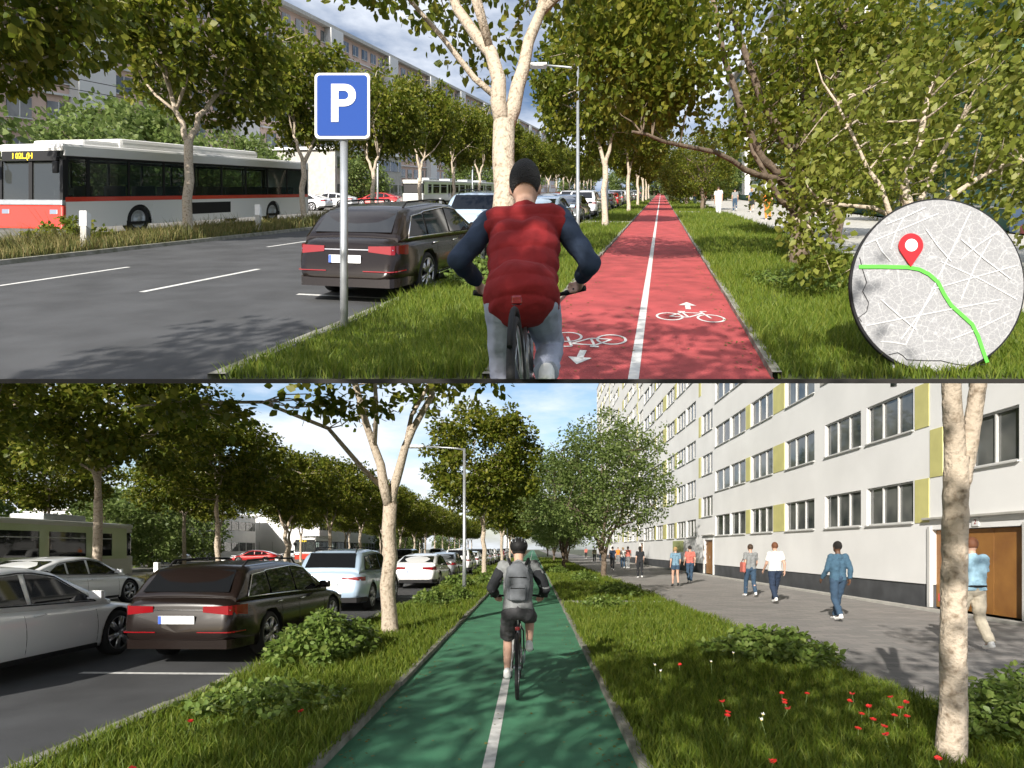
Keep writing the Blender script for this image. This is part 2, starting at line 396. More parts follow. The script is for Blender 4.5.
def tree_meshes(seed, fork=2.4, r0=.12, cz=4.9, rx=2.6, rz=2.0, nfork=2, ncl=230, nleaf=34, size=.19, lm=None, bm_=None, crad=.5, lean=(0, 0), cutlow=.0, ztop=None, sides=10, hollow=.45, a0=None):
    rng = np.random.default_rng(seed); lm = lm or leafA; bm_ = bm_ or M['bark']
    ccx, ccy = lean
    d = rng.normal(size=(ncl, 3)); d /= np.linalg.norm(d, axis=1)[:, None]
    rr = rng.uniform(hollow, 1.0, ncl) ** .55 * (1 + .16 * np.sin(d[:, 0] * 5 + seed) * np.cos(d[:, 1] * 4 + d[:, 2] * 3))
    cl = d * rr[:, None] * np.array([rx, rx, rz]) + np.array([ccx, ccy, cz])
    if cutlow: cl = cl[cl[:, 2] > cutlow]
    b = MB(); base = Vector((0, 0, -.1)); fk = Vector((lean[0] * .25, lean[1] * .25, fork))
    wob = rng.normal(size=(6, 2)) * .035
    tp = [base.lerp(fk, t) + Vector((wob[i][0], wob[i][1], 0)) * (1 if 0 < i < 5 else 0) for i, t in enumerate(np.linspace(0, 1, 6))]
    b.tube([tp[0]] + tp, [r0 * 1.5, r0 * 1.28, r0 * 1.05, r0, r0 * .97, r0 * .95, r0 * .92], sides)
    limbs = []; a0 = rng.uniform(0, 6.28) if a0 is None else a0
    for i in range(nfork):
        a = a0 + i * 2 * math.pi / nfork + rng.uniform(-.3, .3)
        top = Vector((ccx + math.cos(a) * rx * .42, ccy + math.sin(a) * rx * .42, cz + rz * .35))
        mid = fk + Vector((math.cos(a) * .42, math.sin(a) * .42, (cz - fork) * .34))
        p1 = curve_pts(fk - Vector((0, 0, .12)), mid, rng, 5, .06) + curve_pts(mid, top, rng, 6, .1)[1:]
        n = len(p1); b.tube(p1, [r0 * .74 * (1 - .8 * t) for t in np.linspace(0, 1, n)], sides); limbs.append((p1, r0 * .74))
        for q in range(4):
            k = rng.integers(3, n - 2); aa = a + rng.uniform(-1.5, 1.5)
            e = Vector((ccx + math.cos(aa) * rx * .78, ccy + math.sin(aa) * rx * .78, cz + rng.uniform(-.5, .7) * rz))
            p2 = curve_pts(p1[k], e, rng, 6, .12); rr2 = r0 * .36
            b.tube(p2, [rr2 * (1 - .75 * t) for t in np.linspace(0, 1, 6)], 6); limbs.append((p2, rr2))
    nodes = np.array([list(p) for l, _ in limbs for p in l[2:]])
    for c in cl[::3]:
        k = np.argmin(((nodes - c) ** 2).sum(1)); 
        b.tube(curve_pts(Vector(nodes[k]), Vector(c), rng, 4, .1), [.016, .012, .009, .005], 4, cap=False)
    V = leaf_arrays(cl, crad * rng.uniform(.7, 1.3, len(cl)), nleaf, size, rng)
    return b, V, bm_, lm
def clip_low(V, loc):
    cxy = V[:, 0] + np.array(loc); lim = np.where(cxy[:, 1] > EDGE, K * cxy[:, 1] - .25, EYE + .265 * cxy[:, 1] - .1)
    return V[cxy[:, 2] + .2 < lim]
def plant_tree(name, label, u, v, group=None, z=0.0, clipit=False, cat='tree', **kw):
    b, V, bm_, lm = tree_meshes(**kw); loc = cur.P(u, v, z)
    root = empty(name, label, cat, group, loc)
    if clipit:
        V = clip_low(V, loc); zcap = K * loc.y - .3
        bmesh.ops.bisect_plane(b.b, geom=b.b.verts[:] + b.b.edges[:] + b.b.faces[:], plane_co=(0, 0, zcap), plane_no=(0, -K * .9, 1), clear_outer=True)
    b.build('trunk', bm_, root); obj('crown', leaf_mesh('crown', V, lm), root)
    return root
def bush(label, u, v, rx, ry, h, seed, size=.09, ncl=60, nleaf=26, m=None, group=None, name='leafy_bush', z=.05):
    rng = np.random.default_rng(seed)
    a = rng.uniform(0, 6.28, ncl); q = rng.uniform(0, 1, ncl) ** .6
    cl = np.stack([np.cos(a) * q * rx, np.sin(a) * q * ry, h * (1 - q ** 2 * .75) * rng.uniform(.35, 1, ncl)], 1)
    root = empty(name, label, 'plant', group, cur.P(u, v, z))
    b = MB()
    for c in cl[::2]: b.tube([(c[0] * .45, c[1] * .45, -.04), tuple(c * np.array([.8, .8, .6])), tuple(c)], [.006, .005, .003], 4, cap=False)
    b.build('stem', mat('plant_stem', (.10, .14, .04), .7), root)
    V = leaf_arrays(cl, .16 * rng.uniform(.7, 1.3, ncl) * max(.8, h), nleaf, size, rng, flat=.6, up=.6)
    if cur is UP: V[:, :, 2] += K * V[:, :, 1]
    else: V = V[V[:, :, 2].min(1) > -.1]
    obj('foliage', leaf_mesh('foliage', V, m or leafP), root)
    return root

# ------------------------------------------------------------------ cars (local: +Y forward, ground at z=0)
def smooth_interp(pts, ys, k=5, dy=None):
    p = np.array(pts); f = np.linspace(ys[0], ys[-1], 400); g = np.interp(f, p[:, 0], p[:, 1])
    ker = np.hanning(2 * k + 1); ker /= ker.sum(); gp = np.concatenate([np.full(k, g[0]), g, np.full(k, g[-1])])
    return np.interp(ys, f, np.convolve(gp, ker, 'valid'))
class CarSpec: pass
def car_spec(kind):
    s = CarSpec(); s.kind = kind
    if kind == 'estate':
        s.L, s.W, s.r, s.yr, s.yf, s.gb, s.gt = 4.95, .885, .345, -1.42, 1.52, .17, .9
        s.top = [(-2.47, .90), (-2.40, .98), (-1.5, .97), (0, .93), (1.1, .90), (1.25, .90), (2.0, .80), (2.40, .66), (2.475, .50)]
        s.roof = [(-2.33, .98), (-1.98, 1.36), (-1.75, 1.43), (-.6, 1.47), (.0, 1.455), (.35, 1.40), (1.28, .90)]
        s.win = [[(-2.05, .99), (-1.36, .975), (-1.36, 1.30), (-1.78, 1.27)], [(-1.28, .97), (-.33, .95), (-.36, 1.36), (-1.28, 1.32)], [(-.25, .95), (.92, .91), (.28, 1.31), (-.1, 1.355), (-.28, 1.365)]]
    elif kind == 'suv':
        s.L, s.W, s.r, s.yr, s.yf, s.gb, s.gt = 4.6, .94, .36, -1.36, 1.38, .22, 1.0
        s.top = [(-2.30, .98), (-2.24, 1.10), (-1.4, 1.09), (0, 1.05), (1.05, 1.03), (1.7, .95), (2.2, .82), (2.3, .6)]
        s.roof = [(-2.22, 1.10), (-1.9, 1.50), (-1.7, 1.60), (-.5, 1.66), (.1, 1.63), (.4, 1.56), (1.2, 1.04)]
        s.win = [[(-1.85, 1.12), (-1.3, 1.11), (-1.3, 1.46), (-1.62, 1.44)], [(-1.22, 1.10), (-.33, 1.08), (-.33, 1.53), (-1.22, 1.48)], [(-.25, 1.08), (.86, 1.05), (.3, 1.48), (-.05, 1.53), (-.25, 1.53)]]
    elif kind == 'sedan':
        s.L, s.W, s.r, s.yr, s.yf, s.gb, s.gt = 4.95, .93, .35, -1.42, 1.5, .17, .9
        s.top = [(-2.47, .84), (-2.40, 1.0), (-2.0, 1.02), (-1.3, .98), (0, .92), (1.1, .90), (1.3, .89), (2.0, .78), (2.4, .64), (2.475, .48)]
        s.roof = [(-2.2, 1.02), (-1.6, 1.23), (-1.1, 1.37), (-.35, 1.44), (.05, 1.43), (.4, 1.37), (1.35, .89)]
        s.win = [[(-1.62, 1.02), (-1.0, .98), (-1.0, 1.27), (-1.2, 1.23)], [(-.92, .975), (-.2, .95), (-.22, 1.34), (-.92, 1.285)], [(-.12, .95), (1.0, .91), (.36, 1.27), (.0, 1.335), (-.12, 1.34)]]
    s.bot = [(-s.L / 2, .38), (-s.L / 2 + .35, .24), (-s.L / 2 + .8, .19), (s.L / 2 - .7, .17), (s.L / 2 - .2, .19), (s.L / 2, .26)]
    return s
def car_W(s, y):
    y = np.asarray(y, float); e = np.clip((np.abs(y) - (s.L / 2 - .75)) / .75, 0, 1)
    k = np.where(y < 0, .13, .20)
    return s.W * (1 - k * e ** 2.6 - .015 * np.cos(y * .9) * 0)
PROF = [(0, 0), (.78, 0), (.92, .03), (.965, .12), (.99, .28), (1.0, .45), (.997, .60), (.985, .72), (.972, .80), (.93, .90), (.86, .965), (.70, 1.0), (.35, 1.015), (0, 1.02)]
def side_x(s, y, z, belt):
    return float(car_W(s, y)) * .925 - max(0, z - belt) * .30
def loft(b, rows, mi=0):
    rings = [[b.verts.new(p) for p in r] for r in rows]; n = len(rings[0])
    for a, c in zip(rings, rings[1:]):
        for j in range(n):
            f = b.faces.new((a[j], a[(j + 1) % n], c[(j + 1) % n], c[j])); f.smooth = True; f.material_index = mi
    b.faces.new(rings[0][::-1]); b.faces.new(rings[-1])
def make_car(kind, paint, label, group=None, rails=False, chromed=False, plates=True, name='parked_car', simple=False):
    s = car_spec(kind); root = empty(name, label, 'car', group)
    h = s.L / 2; ys = np.concatenate([[-h, -h + .015, -h + .05], np.linspace(-h + .12, h - .12, 56), [h - .05, h - .015, h]])
    T = smooth_interp(s.top, ys, 6); B = smooth_interp(s.bot, ys, 6); Wd = car_W(s, ys)
    rows = []
    for i, y in enumerate(ys):
        q = {0: .93, 1: .965, 2: .99}.get(min(i, len(ys) - 1 - i), 1)
        t, bo, ww = T[i], B[i], Wd[i]; m_ = (t + bo) / 2; t = m_ + (t - m_) * q; bo = m_ + (bo - m_) * q; ww *= q
        half = [(ww * fx, bo + (t - bo) * fz) for fx, fz in PROF]
        ring = [(x, y, z) for x, z in half] + [(-x, y, z) for x, z in half[-2:0:-1]]
        rows.append(ring)
    # tail and nose bulge: lower middle of the bumper sticks out
    for i in (0, 1, 2, 3):
        for idx in (i, len(rows) - 1 - i):
            sg = -1 if idx < 10 else 1
            rows[idx] = [(x, y + sg * (.05 * math.exp(-((z - .5) / .22) ** 2)) * (1 - i / 4) - (sg * .10 * max(0, (z - .7)) if sg < 0 else sg * .25 * max(0, (z - .55))) * (1 - i / 5), z) for x, y, z in rows[idx]]
    def inner(rw, f):
        zc = .55; sg = -1 if rw[0][1] < 0 else 1
        dz = lambda z: sg * (.05 * math.exp(-((z - .5) / .22) ** 2)) - (sg * .10 * max(0, (z - .7)) if sg < 0 else sg * .25 * max(0, (z - .55)))
        return [(x * f, sg * h + dz(zc + (z - zc) * f) + sg * .006 * (1 - f), zc + (z - zc) * f) for x, y, z in rw]
    rows = [inner(rows[0], .3), inner(rows[0], .65), inner(rows[0], .88)] + rows + [inner(rows[-1], .88), inner(rows[-1], .65), inner(rows[-1], .3)]
    mb = MB(); loft(mb.b, rows)
    body = mb.build('body', [paint, M['black']], root)
    cb = MB()
    for sx in (-1, 1):
        for yy in (s.yr, s.yf):
            cb.lathe((sx * (s.W - .14), yy, s.r), [(-.16, s.r + .055), (.3, s.r + .055)], 'X', 32)
    cut = cb.build('cutter', [M['black'], M['black']], None)
    for p in cut.data.polygons: p.material_index = 1
    bm0 = body.modifiers.new('b', 'BOOLEAN'); bm0.object = cut; bm0.operation = 'DIFFERENCE'; bm0.solver = 'EXACT'
    apply_mods(body); bpy.data.objects.remove(cut)
    # glasshouse
    gb = MB(); rp = np.array(s.roof); gy = np.linspace(rp[0, 0], rp[-1, 0], 44); RZ = smooth_interp(s.roof, gy, 9); TB = np.interp(gy, ys, T)
    rows = []
    for y, zr, zt in zip(gy, RZ, TB):
        zt2 = zt - .06; zr = max(zr, zt - .02)
        hgt = zr - zt2; pr = []
        for f in (0, .3, .6, .85): z = zt2 + hgt * f; pr.append((side_x(s, y, z, zt), z))
        xe = pr[-1][0]; pr += [(xe - .05, zt2 + hgt * .95), (xe - .16, zr - .004), (xe * .45, zr + .012), (0, zr + .016)]
        rows.append([(0, y, zt2)] + [(x, y, z) for x, z in pr] + [(-x, y, z) for x, z in pr[-2::-1]])
    loft(gb.b, rows); gb.build('roof', paint, root)
    # side windows
    for poly in s.win:
        for sx in (-1, 1):
            wb = MB(); pts = []
            for y, z in poly:
                zt = float(np.interp(y, ys, T)); pts.append((sx * (side_x(s, y, z, zt) + .004), y, z))
            wb.slab(pts if sx < 0 else pts[::-1], (-sx * .006 + sx * .012, 0, .003))
            wo = wb.build('window', M['carglass'], root)
    if chromed or not simple:
        allp = [s.win[0][0], s.win[0][1], s.win[1][1], s.win[2][1]] + [p for p in s.win[2][2:]] + [s.win[1][2], s.win[1][3], s.win[0][2], s.win[0][3]]
        for sx in (-1, 1):
            cbm = MB(); c_ = np.mean(np.array(allp), 0)
            pts = []
            for y, z in allp + [allp[0]]:
                y2, z2 = y + (y - c_[0]) * .015, z + (.022 if z > c_[1] else -.014)
                zt = float(np.interp(y2, ys, T)); pts.append((sx * (side_x(s, y2, z2, zt) + .012), y2, z2))
            cbm.tube(pts, .011 if chromed else .009, 6); cbm.build('window_trim', M['chrome'] if chromed else M['black'], root)
    # rear and front glass lying on the slopes
    def slope_glass(nm, y_a, z_a, y_b, z_b, m_in, outy):
        g = MB(); pts = []
        for (y, z, k) in ((y_a, z_a, 1), (y_b, z_b, 1), (y_b, z_b, -1), (y_a, z_a, -1)):
            zt = float(np.interp(y, ys, T)); pts.append((k * (side_x(s, y, z, min(zt, z)) - m_in), y, z + .012))
        n = (Vector(pts[1]) - Vector(pts[0])).cross(Vector((1, 0, 0))); n.normalize(); n *= (1 if n.z > 0 else -1)
        g.slab([Vector(p) + n * .004 for p in pts], n * .012); g.build(nm, M['carglass'], root)
    def onroof(z, rear=True):
        zz = RZ if rear else RZ[::-1]; yy = gy if rear else gy[::-1]; k = int(np.argmax(zz >= z)); return float(yy[max(k, 1)])
    tail, ztop = s.roof[0][1], max(RZ)
    za, zb = tail + .06, ztop - .12
    slope_glass('rear_window', onroof(za) - .03, za, onroof(zb) - .03, zb, .12, -1)
    cowl = s.roof[-1][1]; za2, zb2 = cowl + .05, ztop - .09
    slope_glass('windscreen', onroof(za2, False) + .02, za2, onroof(zb2, False) + .02, zb2, .09, 1)
    # wrap-round strips following the plan of the tail or nose
    def wrap(nm, m, z0, z1, y_in, off, x_in=0.0, rear=True, parent=root, sides=(-1, 1)):
        fz = ((z0 + z1) / 2 - .22) / (float(np.interp(-2.2 if rear else 2.0, ys, T)) - .22); fw = float(np.interp(fz, [p[1] for p in PROF[1:]], [p[0] for p in PROF[1:]]))
        e = -h if rear else h; sg = -1 if rear else 1; res = []
        yy = np.linspace(y_in, h, 12)
        endoff = sg * (.05 * math.exp(-(((z0 + z1) / 2 - .5) / .22) ** 2)) - (sg * .10 * max(0, ((z0 + z1) / 2 - .7)) if rear else sg * .25 * max(0, (z0 + z1) / 2 - .55))
        outer = [(float(car_W(s, sg * y)) * fw * (1 if y < h - .06 else .985) + off, sg * y + (endoff if y > h - .1 else 0)) for y in yy]
        outer[-1] = (outer[-1][0] - .03, e + endoff + sg * off * 1.0)
        for sx in sides:
            g = MB(); po = [(sx * x, y) for x, y in outer] + [(sx * x_in, e + endoff + sg * off)] + [(sx * x_in, e + endoff - sg * .06)] + [(sx * (x - .10), y - sg * .06) for x, y in outer[::-1]]
            g.prism(po, z0, z1)
            if nm == 'taillight':
                for v_ in g.b.verts:
                    t_ = min(1, max(0, (float(s.W) * .93 - abs(v_.co.x)) / .3)); v_.co.z += (.055 * t_ if v_.co.z < (z0 + z1) / 2 else -.012 * t_)
            res.append(g.build(nm, m, parent))
        return res
    tl = s.roof[0][1]
    lz = (tl - .25, tl - .10) if kind != 'suv' else (tl - .27, tl - .16)
    wrap('taillight', M['redl'], lz[0], lz[1], h - .32, .012, .36)
    wrap('bumper_trim', M['black'] if kind != 'estate' else paint, .27, .40, h - .5, .008, 0)
    if kind == 'estate': wrap('reflector', M['redl'], .50, .514, h - .25, .012, .30); wrap('boot_trim', M['chrome'], lz[0] + .08, lz[0] + .092, h - .05, .008, 0)
    if kind == 'suv': wrap('boot_trim', M['chrome'], lz[0] + .06, lz[0] + .075, h - .05, .012, 0)
    wrap('headlight', mat('headlight_glass', (.55, .58, .6), .1, coat=1), .60, .70, h - .40, .012, .42, rear=False)
    wrap('grille', M['black'], .32, .58, h - .06, .008, 0, rear=False)
    if plates:
        zc = (tl - .30) if kind != 'suv' else .72
        g = MB(); g.box((0, -h - .045 + (0.012 if kind == 'suv' else 0), zc), (.52, .02, .115), bev=.004); pl = g.build('number_plate', M['plate'], root)
        g = MB(); g.box((-.235, -h - .058 + (0.012 if kind == 'suv' else 0), zc), (.04, .004, .11)); g.build('plate_band', M['pblue'], pl)
    # mirrors, handles, door gaps, sills
    for sx in (-1, 1):
        yb = s.win[2][1][0] - .12; zb_ = s.win[2][1][1] + .06
        g = MB(); g.box((sx * (s.W + .07), yb, zb_ + .03), (.20, .10, .13), bev=.03); g.tube([(sx * (s.W - .10), yb, zb_ - .03), (sx * (s.W + .02), yb, zb_)], .02, 6)
        g.build('mirror', paint, root)
        for yh in (s.win[1][1][0] - .75, s.win[2][1][0] - 1.05):
            g = MB(); zt = float(np.interp(yh, ys, T)); g.tube([(sx * (s.W * .975), yh - .09, zt - .13), (sx * (s.W * .985 + .02), yh - .06, zt - .125), (sx * (s.W * .985 + .02), yh + .07, zt - .12), (sx * s.W * .975, yh + .1, zt - .12)], .012, 6)
            g.build('handle', M['chrome'] if chromed else paint, root)
        g = MB()
        for yd in (-1.0, -.28, 1.0):
            pts = []
            for f in np.linspace(.1, .93, 8):
                zt = float(np.interp(yd, ys, T)); bo = float(np.interp(yd, ys, B)); fw = float(np.interp(f, [p[1] for p in PROF[1:]], [p[0] for p in PROF[1:]]))
                pts.append((sx * (float(car_W(s, yd)) * fw - .0005), yd, bo + (zt - bo) * f))
            g.tube(pts, .0045, 4)
        g.build('door_gap', M['black'], root)
        g = MB(); g.box((sx * (s.W - .035), .05, .235), (.05, 1.9, .07), bev=.012); g.build('sill', M['black'] if not chromed else M['chrome'] if False else M['black'], root)
        if chromed:
            g = MB(); g.box((sx * (s.W - .003), .05, .30), (.016, 2.0, .022), bev=.005); g.build('sill_trim', M['chrome'], root)
        if rails:
            zr = max(RZ); xx = side_x(s, 0, zr, .95) - .09
            g = MB(); g.tube([(sx * (xx), -1.75, np.interp(-1.75, gy, RZ) - .01), (sx * xx, -1.6, zr + .035), (sx * xx, -.6, zr + .055), (sx * xx, .1, zr + .035), (sx * xx, .25, np.interp(.25, gy, RZ) - .01)], .016, 6)
            g.build('roof_rail', M['black'], root)
    for sx in (-1, 1):
        for yy in (s.yr, s.yf):
            xo = sx * (s.W - .015); g = MB()
            g.lathe((xo, yy, s.r), [(-sx * .21, s.r * .68), (-sx * .21, s.r - .03), (-sx * .18, s.r), (-sx * .03, s.r), (0, s.r - .03), (-sx * .004, s.r * .76), (-sx * .07, s.r * .74)], 'X', 36)
            ty = g.build('wheel', [M['tyre']], root)
            g = MB(); g.ring((xo - sx * .02, yy, s.r), s.r * .74, .016, 'X', 32, 6)
            for k in range(6):
                a = k * math.pi / 3 + .3
                for da in (-.13, .13):
                    p0 = Vector((xo - sx * .02, yy + math.cos(a) * .04, s.r + math.sin(a) * .04)); p1 = Vector((xo - sx * .015, yy + math.cos(a + da) * s.r * .73, s.r + math.sin(a + da) * s.r * .73))
                    g.tube([p0, p1], [.034, .026], 5)
            g.lathe((xo, yy, s.r), [(-sx * .05, .055), (-sx * .0, .05), (sx * .003, .03)], 'X', 16)
            g.build('rim', M['rim'], ty)
            g = MB(); g.lathe((xo, yy, s.r), [(-sx * .12, s.r * .66), (-sx * .09, s.r * .66)], 'X', 24); g.build('brake_disc', M['black'], ty)
    return root
def place_car(proto, u, v, label, rz=0.0, group='cars parked along the kerb', first=False, sheared=None):
    """rz is only honoured in the level street; hill cars are baked"""
    o = proto if first else copy_tree(proto)
    o.location = cur.P(u, v, -.075); o.rotation_euler = (0, 0, (-cur.yaw + rz) if cur is LOW else 0)
    tag(o, label, 'car', group); return o

# ------------------------------------------------------------------ buses and trams (local +Y forward, length L)
def holed(b, y0, y1, z0, z1, holes, x, th):
    """wall in the plane x with rectangular holes (y0,y1,z0,z1); th = thickness vector along x"""
    Y = sorted({y0, y1, *[v for h in holes for v in h[:2]]}); Z = sorted({z0, z1, *[v for h in holes for v in h[2:]]})
    Y = [v for v in Y if y0 <= v <= y1]; Z = [v for v in Z if z0 <= v <= z1]
    def inhole(a, c): return any(h[0] < a < h[1] and h[2] < c < h[3] for h in holes)
    cell = [[not inhole((Y[i] + Y[i + 1]) / 2, (Z[j] + Z[j + 1]) / 2) for j in range(len(Z) - 1)] for i in range(len(Y) - 1)]
    cache = {}
    def V(i, j, k):
        if (i, j, k) not in cache: cache[(i, j, k)] = b.verts.new((x + (th if k else 0), Y[i], Z[j]))
        return cache[(i, j, k)]
    nI, nJ = len(Y) - 1, len(Z) - 1
    get = lambda i, j: 0 <= i < nI and 0 <= j < nJ and cell[i][j]
    for i in range(nI):
        for j in range(nJ):
            if not cell[i][j]: continue
            for k in (0, 1): b.faces.new([V(i, j, k), V(i + 1, j, k), V(i + 1, j + 1, k), V(i, j + 1, k)][::1 if k else -1])
            for (di, dj, e) in ((-1, 0, ((i, j), (i, j + 1))), (1, 0, ((i + 1, j), (i + 1, j + 1))), (0, -1, ((i, j), (i + 1, j))), (0, 1, ((i, j + 1), (i + 1, j + 1)))):
                if not get(i + di, j + dj):
                    (a, c) = e; b.faces.new((V(*a, 0), V(*c, 0), V(*c, 1), V(*a, 1)))
def make_bus(L, label, group=None, detailed=True, name='city_bus'):
    root = empty(name, label, 'bus', group); H, hw = 3.0, 1.27; h = L / 2
    n = 8; wy = np.linspace(-h + .35, h - .9, n + 1); wins = [(wy[i] + .04, wy[i + 1] - .04, 1.28, 2.42) for i in range(n)] + [(h - .82, h - .2, 1.0, 2.42)]
    wheels = (-h + 3.0, h - 2.9)
    for sx in (-1, 1):
        # lower skirt with wheel openings, upper with windows
        b = MB(); holes = [(w_ - .56, w_ + .56, .3, .98) for w_ in wheels]
        holed(b.b, -h + .05, h - .12, .30, 1.12, holes, sx * hw - sx * .05, sx * .05); b.build('side_panel', M['white'], root)
        b = MB(); b.box((sx * (hw - .022), -.02, 1.19), (.056, L - .16, .14)); b.build('red_stripe', M['busred'], root)
        b = MB(); holed(b.b, -h + .05, h - .12, 1.26, 2.50, wins, sx * hw - sx * .05, sx * .045); b.build('window_frame', M['black'], root)
        for (a, c, d, e) in wins:
            b = MB(); b.box((sx * (hw - .025), (a + c) / 2, (d + e) / 2), (.012, c - a, e - d)); b.build('window', busglass, root)
        b = MB(); b.box((sx * (hw - .03), -.02, 2.62), (.07, L - .12, .24), bev=.02); b.build('cove_panel', M['white'], root)
        for w_ in wheels:
            g = MB(); xo = sx * (hw - .06)
            g.lathe((xo, w_, .48), [(-sx * .28, .3), (-sx * .28, .45), (-sx * .25, .48), (-sx * .02, .48), (0, .45), (-sx * .01, .31), (-sx * .14, .29)], 'X', 32); ty = g.build('wheel', M['tyre'], root)
            g = MB(); g.lathe((xo, w_, .48), [(-sx * .13, .30), (-sx * .005, .305), (-sx * .02, .27), (-sx * .09, .20), (-sx * .02, .13), (sx * .01, .05)], 'X', 24); g.build('rim', M['steel'], ty)
            g = MB(); 
            n_ = 16; sq = lambda t: 1 / max(abs(math.cos(t)) / .57, abs(math.sin(t)) / .55, 1e-6); xa = sx * (hw - .012)
            ang = [math.pi * k / n_ - .25 * 0 for k in range(n_ + 1)]
            for t0, t1 in zip(ang, ang[1:]):
                g.slab([(xa, w_ + math.cos(t) * q, .45 + math.sin(t) * q) for t, q in ((t0, .53), (t1, .53), (t1, sq(t1)), (t0, sq(t0)))], (-sx * .03, 0, 0))
            g.build('wheel_arch', M['white'], root)
    b = MB(); b.box((0, 0, 2.76), (hw * 2, L, .24), bev=.09); b.build('roof', M['white'], root)
    b = MB(); b.box((0, h * .12, 3.02), (hw * 1.7, L * .55, .34), bev=.13); b.box((0, h * .75, 2.95), (hw * 1.6, 1.6, .22), bev=.08); b.build('roof_pod', M['white'], root)
    b = MB(); b.box((0, 0, .36), (hw * 2 - .12, L - .3, .1)); b.build('floor', M['black'], root)
    # front
    b = MB(); b.box((0, h - .06, .66), (hw * 2, .14, .72), bev=.05); b.build('front_panel', M['busred'], root)
    b = MB(); b.box((0, h - .05, 1.10), (hw * 2, .15, .16), bev=.03); b.build('front_sill', M['steel'], root)
    b = MB()
    for xx in (-hw + .06, 0, hw - .06): b.box((xx, h - .06, 1.78), (.12 if xx else .14, .10, 1.22))
    b.build('front_pillar', M['black'], root)
    for sx in (-1, 1):
        b = MB(); b.box((sx * .61, h - .05, 1.76), (1.06, .012, 1.16)); b.build('windscreen', frontglass, root)
        b = MB(); b.tube([(sx * 1.2, h, 2.45), (sx * 1.25, h + .18, 2.45), (sx * 1.25, h + .2, 2.3)], .018, 6); b.box((sx * 1.25, h + .2, 2.15), (.2, .1, .36), bev=.04); b.build('mirror', M['black'], root)
        b = MB(); b.box((sx * .95, h + .015, .82), (.3, .03, .14), bev=.01); b.build('headlight', M['chrome'], root)
    b = MB(); b.box((0, h - .01, 2.50), (2.2, .10, .30), bev=.02); sg = b.build('destination_display', M['black'], root)
    tm = text_mesh('I 02L.(H', .25, emit('amber_display', (1.0, .72, .02), 1.2)); tm.transform(Matrix.Translation((.25, h + .045, 2.50)) @ Matrix.Rotation(math.pi, 4, 'Z')); obj('display_text', tm, sg)
    b = MB(); b.box((0, -h + .06, 1.5), (hw * 2, .12, 2.3), bev=.04); b.build('rear_panel', M['white'], root)
    b = MB(); b.box((0, -h - .004, 2.0), (hw * 1.7, .02, .8)); b.build('rear_window', M['carglass'], root)
    for k in range(9):
        for sx in (-1, 1):
            b = MB(); y = -h + 1.4 + k * (L - 3.6) / 8; b.box((sx * .72, y, .95), (.8, .5, .12), bev=.03); b.box((sx * .72, y - .24, 1.28), (.8, .1, .66), bev=.04); b.build('seat', M['seatgrey'], root)
    b = MB(); b.box((hw - .25, h - 2.0, 1.42), (.04, .7, .26)); b.build('notice_board', M['plate'], root)
    b = MB(); b.box((-hw - .003, h - 6.3, .78), (.02, 2.6, .44), bev=.01); b.box((-hw + .05, h - 6.3, .78), (.06, 2.5, .36)); b.build('engine_hatch', M['black'], root)
    return root
M['busred'] = mat('bus_red', (.62, .035, .012), .35, coat=.6); M['seatgrey'] = mat('seat_grey', (.06, .065, .07), .8)
M['tram'] = mat('tram_green', (.46, .54, .32), .45, coat=.4); M['tramcream'] = mat('tram_cream', (.55, .56, .52), .45, coat=.4)
